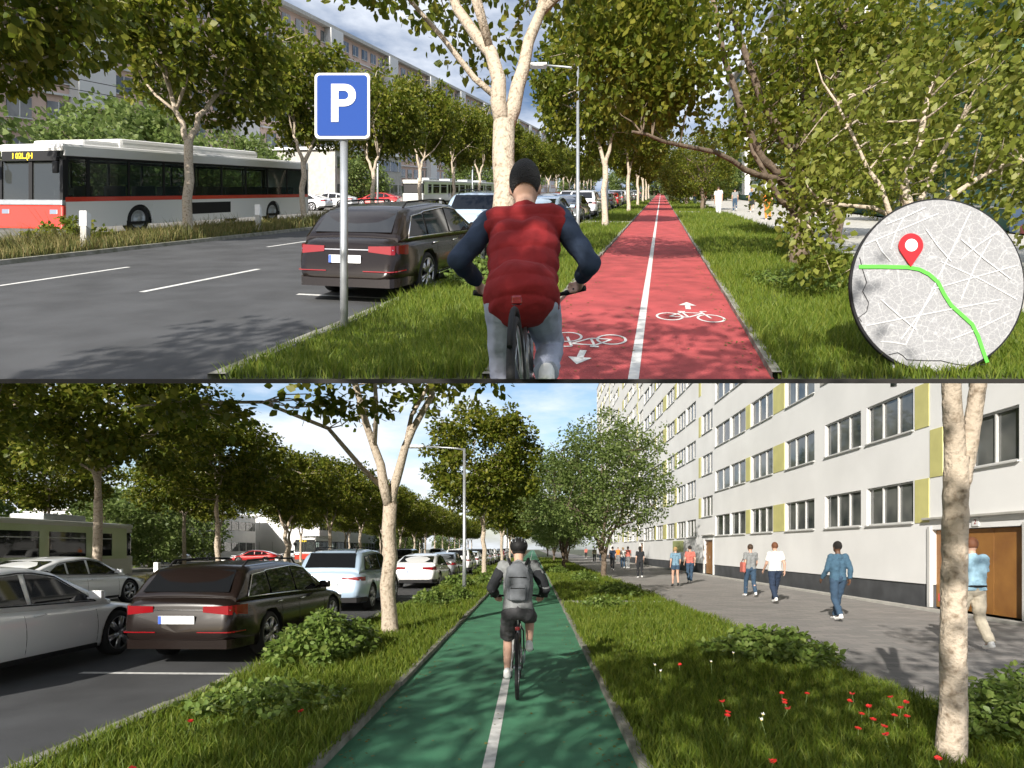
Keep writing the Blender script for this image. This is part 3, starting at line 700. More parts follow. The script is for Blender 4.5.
def make_tram(L, label, group=None, name='tram'):
    root = empty(name, label, 'tram', group); hw, h = 1.25, L / 2
    unit = L / 3
    for sx in (-1, 1):
        wins = []; y = h - 1.5
        pat = [(1.3, 1), (2.2, 1), (2.2, 1), (.9, 2), (.9, 2), (2.2, 1), (2.2, 1), (.9, 2), (.9, 2)] * 3
        for wd, t in pat:
            if y - wd < -h + .4: break
            wins.append((y - wd + .12, y - .0, 1.3 if t == 1 else .75, 2.35)); y -= wd + (.35 if t == 1 else .1)
        b = MB(); holed(b.b, -h + .1, h - .5, 1.16, 2.62, [(a, c, 1.3 if d > 1 else 1.17, e) for a, c, d, e in wins], sx * hw - sx * .06, sx * .06); b.build('upper_side', M['tram'], root)
        b = MB(); b.box((sx * (hw - .03), -.2, .77), (.06, L - .6, .78)); b.build('lower_side', M['tramcream'], root)
        for a, c, d, e in wins:
            b = MB(); b.box((sx * (hw - .04) if d > 1 else sx * (hw - .005), (a + c) / 2, (d + e) / 2), (.02, c - a, e - d)); b.build('window' if d > 1 else 'door', M['carglass'], root)
            if d > 1:
                b = MB(); b.box((sx * (hw - .022), (a + c) / 2, 2.1), (.03, c - a, .045)); b.build('window_bar', M['steel'], root)
    b = MB(); b.box((0, 0, 2.72), (hw * 2 + .02, L, .24), bev=.1); b.build('roof', M['tramcream'], root)
    b = MB()
    for k in range(4): b.box((0, -h + L * (k + .6) / 4.2, 2.98), (1.5, 2.4, .3), bev=.08)
    b.build('roof_box', M['steel'], root)
    b = MB(); b.tube([(0, 0, 3.1), (.0, .9, 3.7), (0, 0, 4.3)], .03, 6); b.box((0, 0, 4.32), (1.5, .08, .05)); b.build('pantograph', M['black'], root)
    b = MB(); b.box((0, 0, .3), (hw * 1.8, L - 1, .3)); b.build('chassis', M['black'], root)
    for e in (-1, 1):
        b = MB(); b.box((0, e * (h - .26), .85), (hw * 2, .5, .95), bev=.14); b.build('front_panel', M['tramcream'], root)
        b = MB(); b.box((0, e * (h - .30), 1.85), (hw * 1.96, .42, 1.15), bev=.12); b.build('windscreen', M['carglass'], root)
        b = MB(); b.box((0, e * (h - .2), 2.5), (hw * 1.9, .4, .2), bev=.06); b.build('front_hood', M['tramcream'], root)
    for k in range(2):
        b = MB(); b.box((0, -h + L * (k + 1) / 3, 1.6), (hw * 2 + .03, .28, 2.1)); b.build('bellows', M['black'], root)
    return root

# ------------------------------------------------------------------ people
def capsule(b, p0, p1, r0, r1, n=12, sc=(1, 1), caps=True):
    p0, p1 = Vector(p0), Vector(p1); d = (p1 - p0); L = max(d.length, 1e-4); d /= L
    rows = []; steps = [(-1, 0), (-.7, .7), (0, 1)] if caps else [(0, 1)]
    prof = [(p0 + d * r0 * a, r0 * max(c, .02)) for a, c in steps] + [(p1 + d * r1 * -a * 1.0, r1 * max(c, .02)) for a, c in steps[::-1]]
    MBt = b; pts = [q for q, _ in prof]; rad = [q for _, q in prof]
    a = (Vector((1, 0, 0)) - d * d.x) if abs(d.x) < .9 else (Vector((0, 1, 0)) - d * d.y); a.normalize(); c = d.cross(a)
    rings = [[MBt.b.verts.new(p + a * (math.cos(2 * math.pi * j / n) * rr * sc[0]) + c * (math.sin(2 * math.pi * j / n) * rr * sc[1])) for j in range(n)] for p, rr in zip(pts, rad)]
    for x, y in zip(rings, rings[1:]):
        for j in range(n): MBt.b.faces.new((x[j], x[(j + 1) % n], y[(j + 1) % n], y[j]))
    MBt.b.faces.new(rings[0][::-1]); MBt.b.faces.new(rings[-1])
def ell(b, c, r, rot=None):
    g = bmesh.ops.create_icosphere(b.b, subdivisions=3, radius=1); vs = g['verts']
    bmesh.ops.scale(b.b, vec=r, verts=vs)
    if rot: bmesh.ops.rotate(b.b, cent=(0, 0, 0), matrix=rot, verts=vs)
    bmesh.ops.translate(b.b, vec=c, verts=vs)
from mathutils import noise as _ns
def wrinkle(o, amp=.006, quilt=0):
    me = o.data; sd = Vector((hash(o.name) % 17, 3, 5)); nn = [v.normal.copy() for v in me.vertices]
    for v, n_ in zip(me.vertices, nn):
        c = v.co; k = _ns.noise(Vector((c.x * 9, c.y * 9, c.z * 15)) + sd) * 1.0 + (.35 - abs(_ns.noise(Vector((c.x * 5 + c.z * 7, c.y * 6, c.z * 10 - c.x * 6)) + sd))) * 1.1
        a = amp * k
        if quilt: a += quilt * (abs(math.sin(c.z * math.pi / .105)) ** .45 - .8)
        v.co = c + n_ * a
    me.update()
def fused(b, name, m, parent, vox=.013, sm=4, cutbox=None):
    o = obj(name, b.mesh(name, m), parent)
    md = o.modifiers.new('r', 'REMESH'); md.mode = 'VOXEL'; md.voxel_size = vox; md.use_smooth_shade = True
    m2 = o.modifiers.new('s', 'SMOOTH'); m2.iterations = sm; m2.factor = .5
    apply_mods(o); o.data.materials.clear(); o.data.materials.append(m)
    if name in ('shirt', 'trousers', 'skirt', 'black_sleeve', 'backpack'): wrinkle(o, .009 if name != 'backpack' else .003, .012 if m.name == 'cloth_red' else 0)
    for p in o.data.polygons: p.use_smooth = True
    return o
def pose_walk(h=1.76, ph=1.0, arm=1.0, wid=1.0, bend=.15):
    """ph>0: left leg forward. returns the joints"""
    s = h / 1.76; J = {}
    st = .26 * ph
    J['hip'] = Vector((0, 0, .93)); J['waist'] = Vector((0, .01, 1.06)); J['chest'] = Vector((0, .0, 1.28)); J['neck'] = Vector((0, .0, 1.47)); J['head'] = Vector((0, .03, 1.63))
    for sx, n in ((-1, 'L'), (1, 'R')):
        f = st * (-sx)
        J['hip' + n] = Vector((sx * .09, 0, .90)); fy = f
        lift = .05 if f < 0 else 0
        J['ankle' + n] = Vector((sx * .085, fy * 1.15, .085 + (abs(f) * .28 if f < 0 else 0)))
        J['knee' + n] = Vector((sx * .095, fy * .5 + .05 + (.03 if f < 0 else 0), .49))
        J['toe' + n] = J['ankle' + n] + Vector((sx * .02, .15, -.055 if f >= 0 else -.075))
        J['sh' + n] = Vector((sx * .165 * wid, -.005, 1.425)); g = -f * .75 * arm
        J['el' + n] = Vector((sx * (.218 * wid), g * .5 - .03, 1.14)); J['wr' + n] = Vector((sx * (.225 * wid), g + .04 + bend * .3, .90 + abs(g) * .1 + bend * .1))
    for k in J: J[k] = J[k] * s
    J['s'] = s; return J
def hand(b, wr, d, side, s=1.0, grip=False):
    """palm, four unequal fingers and a thumb from the side of the palm"""
    wr = Vector(wr); d = Vector(d).normalized(); up = Vector((0, 1, 0)) - d * d.y; up.normalize(); ac = d.cross(up)
    p = wr + d * .045 * s; capsule(b, wr, p + d * .02 * s, .021 * s, .027 * s, sc=(1, 1))
    capsule(b, wr + d * .03 * s + up * .018 * s, wr + d * .075 * s + up * .022 * s, .017 * s, .016 * s); capsule(b, wr + d * .03 * s - up * .018 * s, wr + d * .07 * s - up * .024 * s, .017 * s, .015 * s)
    inw = ac * (1 if (ac.x * -side) > 0 else -1)
    for i, (o_, l) in enumerate(((.030, .068), (.010, .078), (-.010, .072), (-.030, .055))):
        a = p + up * o_ * s + d * .035 * s; m_ = a + d * l * .5 * s + inw * .012 * s * (3 if grip else 1); e = m_ + (d * (.1 if grip else .8) + inw * (1 if grip else .45)) * l * .5 * s
        capsule(b, a, m_, .0095 * s, .009 * s, 8); capsule(b, m_, e, .009 * s, .0075 * s, 8)
    t0 = wr + d * .025 * s + up * .03 * s; t1 = t0 + (d * .6 + up * .75 + inw * .3) * .035 * s; capsule(b, t0, t1, .011 * s, .010 * s, 8); capsule(b, t1, t1 + (d * .9 + inw * .5) * .028 * s, .010 * s, .008 * s, 8)
def build_person(J, label, skin, top, bottom, hair, group=None, sleeves='short', legs='long', shoes=None, hairlen='short', belt=None, vox=.014, grip=False, stock=1.0, cap_mat=None, loose=0.0, name='person', fine=False, skirt=False, hemlow=0.0):
    root = empty(name, label, 'person', group); s = J['s']; w_ = stock
    vf = .0075 if fine else .0095
    b = MB(); V = Vector
    # body: one continuous surface
    hd = J['head']; nk = J['neck']
    ax = (hd - nk).normalized()
    ell(b, hd + V((0, .0, .01)) * s, (.078 * s, .098 * s, .118 * s)); capsule(b, nk - ax * .05, hd - ax * .05, .058 * s, .052 * s)
    ell(b, hd + V((0, .045, -.055)) * s, (.055 * s, .052 * s, .058 * s))
    capsule(b, hd + V((0, .088, .01)) * s, hd + V((0, .112, -.022)) * s, .010 * s, .016 * s, 8)
    for sx in (-1, 1): ell(b, hd + V((sx * .08, -.005, -.01)) * s, (.012 * s, .02 * s, .032 * s)); capsule(b, hd + V((sx * .03, .088, .025)) * s, hd + V((sx * .032, .09, .025)) * s, .012 * s, .012 * s, 8)
    capsule(b, hd + V((-.02, .093, -.055)) * s, hd + V((.02, .093, -.055)) * s, .009 * s, .009 * s, 8)
    ch, wa, hp = J['chest'], J['waist'], J['hip']
    for f in (-1, 1):
        capsule(b, ch + V((f * .065 * w_, 0, 0)) * s, wa + V((f * .055 * w_, 0, 0)) * s, .105 * s * w_, .088 * s * w_)
        capsule(b, wa + V((f * .055 * w_, 0, 0)) * s, hp + V((f * .06 * w_, 0, 0)) * s, .088 * s * w_, .10 * s * w_)
    capsule(b, J['shL'] + (ch - J['shL']) * .2, J['shR'] + (ch - J['shR']) * .2, .065 * s, .065 * s); capsule(b, nk - ax * .08, nk, .08 * s, .055 * s)
    for n, sx in (('L', -1), ('R', 1)):
        capsule(b, J['sh' + n], J['el' + n], .052 * s, .040 * s); capsule(b, J['el' + n], J['wr' + n], .040 * s, .025 * s)
        hand(b, J['wr' + n], J.get('hd' + n, (J['wr' + n] - J['el' + n])), sx, s, grip)
        capsule(b, J['hip' + n], J['knee' + n], .082 * s, .055 * s); capsule(b, J['knee' + n], J['knee' + n].lerp(J['ankle' + n], .35) + V((0, -.015, 0)) * s, .052 * s, .054 * s)
        capsule(b, J['knee' + n].lerp(J['ankle' + n], .35) + V((0, -.015, 0)) * s, J['ankle' + n], .054 * s, .034 * s); capsule(b, J['ankle' + n], J['toe' + n], .036 * s, .03 * s)
    body = fused(b, 'body', skin, root, vf if fine else .011, 3)
    # top
    b = MB(); g = .014 + loose
    for f in (-1, 1):
        capsule(b, ch + V((f * .065 * w_, 0, .0)) * s, wa + V((f * .06 * w_, 0, 0)) * s, (.107 * w_ + g) * s, (.094 * w_ + g) * s)
        capsule(b, wa + V((f * .06 * w_, 0, 0)) * s, hp + V((f * .064 * w_, 0, -.0 - hemlow)) * s, (.094 * w_ + g) * s, (.106 * w_ + g) * s, caps=False)
    capsule(b, J['shL'] + (ch - J['shL']) * .2, J['shR'] + (ch - J['shR']) * .2, (.066 + g) * s, (.066 + g) * s); capsule(b, nk - ax * .08, nk - ax * .02, (.085 + g) * s, (.052 + g) * s)
    if sleeves != 'none':
        for n in 'LR':
            if sleeves == 'short': capsule(b, J['sh' + n], J['sh' + n].lerp(J['el' + n], .68), (.053 + g) * s, (.05 + g) * s, caps=False); ell(b, J['sh' + n], ((.055 + g) * s,) * 3)
            else: ell(b, J['sh' + n], ((.055 + g) * s,) * 3); capsule(b, J['sh' + n], J['el' + n], (.053 + g) * s, (.044 + g) * s); capsule(b, J['el' + n], J['el' + n].lerp(J['wr' + n], .94), (.044 + g) * s, (.030 + g) * s, caps=False); ell(b, J['el' + n], ((.044 + g) * s,) * 3)
    if hemlow > .05: ell(b, hp + V((0, -.012, .0)) * s, (.198 * s, .170 * s, .17 * s))
    fused(b, 'shirt', top, root, .0085 if fine else .012, 2)
    if hair is not None:
        b = MB(); ell(b, hd + V((0, -.012, .028)) * s, (.089 * s, .106 * s, .112 * s))
        if hairlen == 'long': capsule(b, hd + V((0, -.05, 0)) * s, hd + V((0, -.07, -.20)) * s, .085 * s, .06 * s, sc=(1, .7))
        if hairlen == 'bun': ell(b, hd + V((0, -.10, .06)) * s, (.05 * s, .05 * s, .05 * s))
        o = fused(b, 'hair', hair, root, .009 if fine else .012, 1)
        bmm = bmesh.new(); bmm.from_mesh(o.data); no = V((0, .75, -.66)) if hairlen == 'short' else V((0, 1, -.3))
        bmesh.ops.bisect_plane(bmm, geom=bmm.verts[:] + bmm.edges[:] + bmm.faces[:], plane_co=hd + V((0, .035, .0)) * s, plane_no=no, clear_outer=True)
        if hairlen == 'short': bmesh.ops.bisect_plane(bmm, geom=bmm.verts[:] + bmm.edges[:] + bmm.faces[:], plane_co=hd + V((0, 0, -.05)) * s, plane_no=(0, -.2, -1), clear_outer=True)
        bmm.to_mesh(o.data); bmm.free()
    b = MB(); g2 = .012 + loose * .6; lf = 0.93 if legs == 'long' else 0
    ell(b, hp + V((0, 0, .0)) * s, ((.155 * w_ + g2) * s, (.105 * w_ + g2) * s, .10 * s))
    capsule(b, wa.lerp(hp, .5) + V((-.05, 0, 0)) * s, wa.lerp(hp, .5) + V((.05, 0, 0)) * s, (.088 * w_ + g2) * s, (.088 * w_ + g2) * s)
    for n in 'LR':
        hh, kk, aa = J['hip' + n], J['knee' + n], J['ankle' + n]; ell(b, hh, ((.084 + g2) * s,) * 3)
        if legs == 'long':
            capsule(b, hh, kk, (.086 + g2) * s, (.060 + g2) * s); ell(b, kk, ((.060 + g2) * s,) * 3); capsule(b, kk, kk.lerp(aa, .96), (.060 + g2) * s, (.048 + g2) * s, caps=False)
        else:
            t = .88 if legs == 'shorts' else .35; capsule(b, hh, hh.lerp(kk, t), (.088 + g2) * s, (.074 + g2 + .01) * s, caps=False)
    if skirt: capsule(b, hp, hp + V((0, 0, -.45)) * s, .14 * s, .2 * s, caps=False)
    fused(b, 'trousers' if not skirt else 'skirt', bottom, root, .0085 if fine else .012, 2)
    if belt is not None:
        b = MB(); c0 = hp + V((0, 0, .075)) * s; pts = [c0 + V((math.cos(t) * (.165 * w_ + .012) * s, math.sin(t) * (.112 * w_ + .016) * s, 0)) for t in np.linspace(0, 2 * math.pi, 25)]
        b.tube(pts, .018, 6); b.build('belt', belt, root)
    for n in 'LR':
        b = MB(); a, t = J['ankle' + n], J['toe' + n]; f = (t - a); f.normalize()
        capsule(b, a + V((0, -.02, -.03)) * s, t + V((0, 0, -.0)) * s, .046 * s, .038 * s, sc=(1.0, .9)); capsule(b, a + V((0, 0, .02)) * s, a + V((0, 0, -.03)) * s, .044 * s, .046 * s)
        fused(b, 'shoe', shoes or M['white'], root, .011, 2)
    return root

def make_bicycle(label, colr, loc, rz, group=None, bar=0.0):
    root = empty('bicycle', label, 'bicycle', group, loc, rz); r = .335; yb, yf = -.52, .54
    for y, n in ((yb, 'rear'), (yf, 'front')):
        b = MB(); b.ring((0, y, r), r - .018, .019, 'X', 40, 8); wh = b.build('wheel', M['tyre'], root)
        b = MB(); b.ring((0, y, r), r - .045, .011, 'X', 40, 6); b.lathe((0, y, r), [(-.04, .02), (.04, .02)], 'X', 12)
        b.build('rim', M['rim'], wh)
        b = MB()
        for k in range(14):
            a = k * math.pi / 7; b.tube([(.03 * (-1) ** k, y, r), (0, y + math.cos(a) * (r - .05), r + math.sin(a) * (r - .05))], .0018, 4)
        b.build('spokes', M['steel'], wh)
        b = MB(); b.tube([(0, y + math.cos(a) * (r + .03), r + math.sin(a) * (r + .03)) for a in np.linspace(R(20), R(165) if n == 'rear' else R(120), 12)], .014, 6); b.build('mudguard', M['black'], root)
    bb, st, hd0, hd1 = (0, -.06, .30), (0, -.225, .76), (0, .37, .92), (0, .42, .70)
    b = MB(); b.tube([bb, st], .017); b.tube([bb, hd1], .02); b.tube([st, hd0], .016); b.tube([hd0, hd1], .022)
    for sx in (-1, 1): b.tube([(sx * .02, -.06, .30), (sx * .055, yb, r)], .010, 6); b.tube([(sx * .015, -.23, .78), (sx * .055, yb, r)], .009, 6); b.tube([(0, .42, .70), (sx * .05, .46, .6), (sx * .055, yf, r)], .012, 6)
    b.build('frame', colr, root)
    b = MB(); b.tube([st, (0, -.245, .84)], .013); b.build('seat_post', M['steel'], root)
    b = MB(); b.slab([(-.07, -.33, .83), (.07, -.33, .83), (.03, -.16, .84), (.018, -.04, .835), (-.018, -.04, .835), (-.03, -.16, .84)], (0, 0, .045)); b.build('saddle', M['black'], root)
    b = MB(); b.tube([(0, .37, .90), (0, .36, 1.02)], .014); b.tube([(0, .36, 1.0), (0, .36, 1.02 + bar)], .014); b.tube([(-.31, .30, 1.04 + bar), (-.15, .38, 1.04 + bar), (0, .37, 1.02 + bar), (.15, .38, 1.04 + bar), (.31, .30, 1.04 + bar)], .012); b.build('handlebar', M['black'], root)
    for sx in (-1, 1):
        b = MB(); b.tube([(sx * .22, .345, 1.04 + bar), (sx * .34, .285, 1.04 + bar)], .017); b.build('grip', M['black'], root)
    b = MB(); b.lathe((.05, -.06, .30), [(-.004, .09), (.004, .09)], 'X', 24); b.tube([(.065, -.06, .30), (.075, -.06, .46)], .01, 6); b.tube([(-.065, -.06, .30), (-.075, -.06, .14)], .01, 6); b.build('crank', M['steel'], root)
    for p in ((.125, -.06, .46), (-.125, -.06, .14)):
        b = MB(); b.box(p, (.10, .08, .02), bev=.005); b.build('pedal', M['black'], root)
    b = MB(); b.box((0, yb - .02, .76), (.05, .03, .04), bev=.01); b.build('rear_light', M['redl'], root)
    return root

def pave(v0, v1, path_u0, path_u1, line_u, pm, grass_right_end, pave_u1, road_u):
    """the cross-section both streets share"""
    strip('ground', -400, 400, v0 if cur is UP else -60, 700, -.20, M['far'])
    strip('road', road_u, -3.75, v0, 420, -.08, M['asphalt'])
    strip('grass_verge', -3.62, path_u0 - .06, v0, 420, .0, M['soil'])
    strip('bike_path', path_u0 - .02, path_u1 + .02, v0, 420, .0, pm)
    strip('grass_verge', path_u1 + .08, grass_right_end - .08, v0, 420, .0, M['soil'])
    strip('pavement', grass_right_end - .02, pave_u1, v0, 420, -.01, M['paver'] if cur is LOW else M['concrete'])
    strip('median_strip', road_u - 2.6, road_u - .12, v0, 420, .02, M['soil'])
    strip('kerb', road_u - .14, road_u, v0, 420, -.12, M['kerb'], top=.03)
    strip('side_road', road_u - 30, road_u - 2.6, v0, 420, -.07, mat('pale_asphalt', (.16, .155, .145), .9, var=.15, scale=.8))
    # kerb stones laid one after another with uneven joints
    rng = random.Random(4)
    for (ua, ub, zt, L) in ((-3.75, -3.60, .055, 1.0), (path_u0 - .09, path_u0 - .01, .06, 1.0), (path_u1 + .01, path_u1 + .09, .06, 1.0), (grass_right_end - .09, grass_right_end - .01, .03, 1.0)):
        b = MB(); v = v0
        while v < 90:
            j = rng.uniform(-.008, .008); zt2 = zt + rng.uniform(-.008, .008)
            q = [cur.P(ua + j, v, -.15), cur.P(ub + j, v, -.15), cur.P(ub + j, v + L - .014, -.15), cur.P(ua + j, v + L - .014, -.15)]
            b.slab(q, (0, 0, zt2 + .15)); v += L
        clip(b.b); struct(obj('kerb', b.mesh('kerb', M['kerb'])))
        strip('kerb', ua, ub, 90, 400, -.15, M['kerb'], top=zt)
    # paint
    marks('path_centre_line', [rect(line_u - .045, line_u + .045, v0, 300)], .004, M['paint'])
_oldclip = clip
def clip(bm):
    _oldclip(bm)
    if cur is UP and bm.verts:
        bmesh.ops.bisect_plane(bm, geom=bm.verts[:] + bm.edges[:] + bm.faces[:], plane_co=(0, 0, EYE), plane_no=(0, (548 - 381.5) / 600, -1), clear_outer=True)

# ================================================================== LOWER STREET: ground
cur = LOW
pave(-3, 60, -1.53, .77, -.33, M['green'], 4.1, 10.4, -14.6)
strip('pavement_edge', 10.15, 10.40, -3, 130, -.01, M['concrete'], top=.055)
strip('cross_path', .86, 4.02, 17.5, 18.3, -.005, M['concrete'], top=.02)
strip('cross_path', -3.6, -1.6, 30.5, 31.8, -.005, M['concrete'], top=.02)
marks('bay_line', [rect(-6.15, -3.76, y, y + .11) for y in (7.9, 14.0, 20.6, 27.3, 34)], -.076, M['paint'])
marks('lane_line', [rect(-10.9, -10.78, v, v + 3) for v in range(2, 200, 9)], -.076, M['paint'])
# ================================================================== HILL STREET: ground
cur = UP
pave(2, 60, -1.40, .92, -.23, M['red'], 4.45, 12.6, -14.5)
b = MB(); c_ = (548 - 379) / F; d_ = (548 - 383.4) / F
for (ya, yb) in ((3.25, EDGE + .01),):
    q = [(-ya * 1.02, ya), (ya * 1.02, ya), (yb * 1.0, yb), (-yb * 1.0, yb)]
    lo = [b.b.verts.new((x, y, EYE + d_ * y)) for x, y in q]; hi = [b.b.verts.new((x, y, EYE + c_ * y)) for x, y in q]
    for i in range(4): b.b.faces.new((lo[i], lo[(i + 1) % 4], hi[(i + 1) % 4], hi[i]))
    b.b.faces.new(lo[::-1]); b.b.faces.new(hi)
struct(b.build('terrace_ledge', M['dark']))
strip('cross_path', 1.0, 4.4, 44.5, 46.5, -.005, M['concrete'], top=.03)
strip('cross_path', -3.6, -1.5, 29.5, 31, -.005, M['concrete'], top=.03)
marks('bay_line', [rect(-5.75, -3.76, y, y + .10) for y in (8.6, 15.2, 22, 29)], -.076, M['paint'])
marks('lane_line', [rect(-8.45, -8.33, v, v + 3) for v in np.arange(8.2, 200, 7.0)] + [rect(-11.45, -11.33, v, v + 3.2) for v in np.arange(7.6, 200, 8.0)], -.076, M['paint'])
# bicycle emblems and arrows painted on the path
def emblem(u0, v0, sc, flip):
    W_ = []; f = -1 if flip else 1
    def seg(a, b_, w_=.035):
        a, b_ = Vector(a), Vector(b_); d = (b_ - a); n = Vector((-d.y, d.x)).normalized() * w_ * .5; W_.append([tuple(a + n), tuple(b_ + n), tuple(b_ - n), tuple(a - n)])
    def circ(c, r_):
        for k in range(24):
            a0, a1 = k * math.pi / 12, (k + 1) * math.pi / 12
            W_.append([(c[0] + math.cos(a) * q, c[1] + math.sin(a) * q) for a, q in ((a0, r_ + .018), (a1, r_ + .018), (a1, r_ - .018), (a0, r_ - .018))])
    circ((-.30, 0), .19); circ((.30, 0), .19)
    seg((-.30, 0), (-.12, .26)); seg((-.12, .26), (.20, .26)); seg((.20, .26), (-.02, 0)); seg((-.02, 0), (-.30, 0)); seg((-.12, .30), (-.02, 0)); seg((.30, 0), (.17, .36)); seg((.17, .36), (.27, .38)); seg((-.17, .31), (-.06, .31), .05)
    ar = [[(-.035, .0), (.035, .0), (.035, .26), (-.035, .26)], [(-.12, .22), (.12, .22), (0, .42), (0, .42)]]
    quads = [[(u0 + x * sc * f, v0 + (y - .1) * sc * 1.35 * f) for x, y in q] for q in W_]
    quads += [[(u0 + x * sc * 1.2 * f, v0 + f * (.50 * sc + y * sc * 1.5)) for x, y in q[:3] + ([q[3]] if q[3] != q[2] else [])] for q in ar]
    marks('bicycle_marking', quads, .005, M['paint'])
emblem(.36, 8.05, .84, False)
emblem(-.76, 6.45, .80, True)

# ================================================================== trees
def row_of(protos, spots, rng):
    for (u, v, lab, k, sc) in spots:
        o = copy_tree(protos[k % len(protos)]); o.location = cur.P(u, v, 0); o.rotation_euler = (0, 0, rng.uniform(0, 6.28)); o.scale = (sc, sc, sc * rng.uniform(.94, 1.06)); o['label'] = lab
        yield o
def drop(root):
    for c in kids(root): bpy.data.objects.remove(c)
    bpy.data.objects.remove(root)
rng = np.random.default_rng(5)
MEDKW = dict(fork=2.9, r0=.13, cz=6.1, rx=2.75, rz=1.85, nfork=2, ncl=270, nleaf=42, size=.20, crad=.42, a0=.3, hollow=.3)
def medians(spots, names, group, kw=MEDKW):
    protos = []
    for k in range(3): protos.append(plant_tree('plane_tree', 'x', 0, 60, seed=20 + k, **kw))
    lst = [(u, v, names(i), i, 1.18 if v < 24 else 1.0) for i, (u, v) in enumerate(spots)]
    for o in row_of(protos, lst, rng): o['group'] = group
    if cur is LOW:
        back = [(-25.5 - 2.5 * (i % 2), 24 + 9.5 * i, f'{ORD[i]} tree from the left in the farther row behind the tram and car park', i + 1, 1.05) for i in range(14)]
        for o in row_of(protos, back, rng): o['group'] = 'farther row of trees in the lower street'
    for p in protos: drop(p)
ORD = ['first', 'second', 'third', 'fourth', 'fifth', 'sixth', 'seventh', 'eighth', 'ninth', 'tenth', 'eleventh', 'twelfth', 'thirteenth', 'fourteenth', 'fifteenth', 'sixteenth', 'seventeenth', 'eighteenth', 'nineteenth', 'twentieth', 'twenty-first', 'twenty-second', 'twenty-third', 'twenty-fourth']
cur = UP
medians([(-16.0, 10.4)] + [(-16.0, 17.6 + 6.9 * i) for i in range(20)],
        lambda i: ['dark round crown at the top left corner, above the bus front', 'yellow-green tree with pale trunk in front of the middle of the bus'][i] if i < 2 else f'{ORD[i]} tree from the left in the upper median row beyond the bus', 'plane trees in the median of the upper street')
cur = LOW
medians([(-15.6, 21 + 8.2 * i) for i in range(17)],
        lambda i: 'forked pale tree in front of the green tram' if i == 0 else f'{ORD[i]} tree from the left in the lower median row beyond the tram', 'plane trees in the median of the lower street', dict(MEDKW, rx=3.4, rz=2.2, ncl=380, cz=6.0, size=.19))
plant_tree('plane_tree', 'dark tree crown cut by the left edge of the lower scene above the tram', -16.0, 13.6, 'plane trees in the median of the lower street', clipit=True, seed=31, **dict(MEDKW, rx=3.4, rz=2.3))
# between road and path
VK = dict(fork=2.6, r0=.13, cz=6.3, rx=3.2, rz=3.2, nfork=2, ncl=420, nleaf=46, size=.20, crad=.42, cutlow=3.5)
LOWBIG = plant_tree('plane_tree', 'tall pale trunk forking in two beside the green path, right of the ice blue car', -2.66, 11.1, 'plane trees along the green path', clipit=True, seed=44, a0=.1, fork=2.45, r0=.135, cz=6.6, rx=3.0, rz=2.3, nfork=2, ncl=300, nleaf=30, size=.17, crad=.5, sides=14)
for i, (v, sc) in enumerate(((33.0, 1.0), (52, 1.0), (70, 1.0), (88, 1), (108, 1), (130, 1))):
    if i < 2: pr = plant_tree('plane_tree', ['large bright crown on a pale trunk just behind the lower street lamp', 'next pale trunk past the street lamp tree along the green path'][i], -2.7, v, 'plane trees along the green path', seed=50 + i, **VK)
    else:
        o = copy_tree(pr); o.location = cur.P(-2.7, v); o.rotation_euler = (0, 0, i * 1.7); o['label'] = f'{ORD[i]} pale trunk past the lower street lamp along the green path'
MS = dict(fork=.9, r0=.15, cz=5.2, rx=3.7, rz=3.5, nfork=4, ncl=560, nleaf=40, size=.15, crad=.5, lm=leafB, bm_=M['bark2'], cutlow=1.9, hollow=.3)
pr = plant_tree('young_tree', 'spreading many-limbed light green tree at the pavement beside the walker in black', 3.8, 32.5, 'light green trees between path and pavement', seed=61, **MS)
pr2 = plant_tree('young_tree', 'low forked light green tree right of the helmeted rider, left of the larger many-limbed one', 2.3, 45, 'light green trees between path and pavement', seed=63, **MS)
for i, (u, v, s_) in enumerate(((3.4, 60, .8), (2.6, 74, .8), (3.2, 92, .9), (2.8, 115, .9))):
    o = copy_tree(pr if i % 2 else pr2); o.location = cur.P(u, v); o.scale = (s_,) * 3; o.rotation_euler = (0, 0, i * 2.1); o['label'] = f'{ORD[i + 2]} light green tree between path and pavement, nearest first'
# the pale trunk in the foreground, its top passes under the ledge
b = MB(); bx, by = 3.32, 4.5
zt = EYE + d_ * by
def trunkpts(pts, lim): return pts
p = [(bx - .03, by, -.1), (bx - .03, by, .05), (bx - .01, by, .4), (bx - .01, by, 1.0), (bx, by, 1.6), (bx + .01, by, 2.15), (bx + .02, by, 2.3)]
b.tube(p, [.14, .105, .090, .085, .082, .083, .078], 20)
b.tube([(bx + .01, by, 2.1), (bx + .0, by, 2.4), (bx - .02, by, 2.7), (bx - .03, by, 3.1)], [.07, .068, .062, .058], 16)
b.tube([(bx + .03, by, 2.05), (bx + .10, by, 2.35), (bx + .17, by + .02, 2.7), (bx + .24, by + .03, 3.1)], [.068, .060, .054, .05], 16)
for e in (b,):
    g = e.b
    for _ in range(3): bmesh.ops.subdivide_edges(g, edges=[x for x in g.edges if x.calc_length() > .05], cuts=1, use_grid_fill=True)
    nr = np.random.default_rng(3)
    from mathutils import noise
    for vtx in g.verts:
        n_ = noise.noise(Vector((vtx.co.x * 26, vtx.co.y * 26, vtx.co.z * 16))) * .008 + noise.noise(vtx.co * 60) * .004
        d = Vector((vtx.co.x - bx, vtx.co.y - by, 0)); d.normalize() if d.length > 0 else None; vtx.co += d * n_
    bmesh.ops.bisect_plane(g, geom=g.verts[:] + g.edges[:] + g.faces[:], plane_co=(0, 0, EYE), plane_no=(0, -d_, 1), clear_outer=True)
root = empty('plane_tree', 'near pale rough trunk in the lower right foreground in front of the brown doors', 'tree', None, (bx, by, 0))
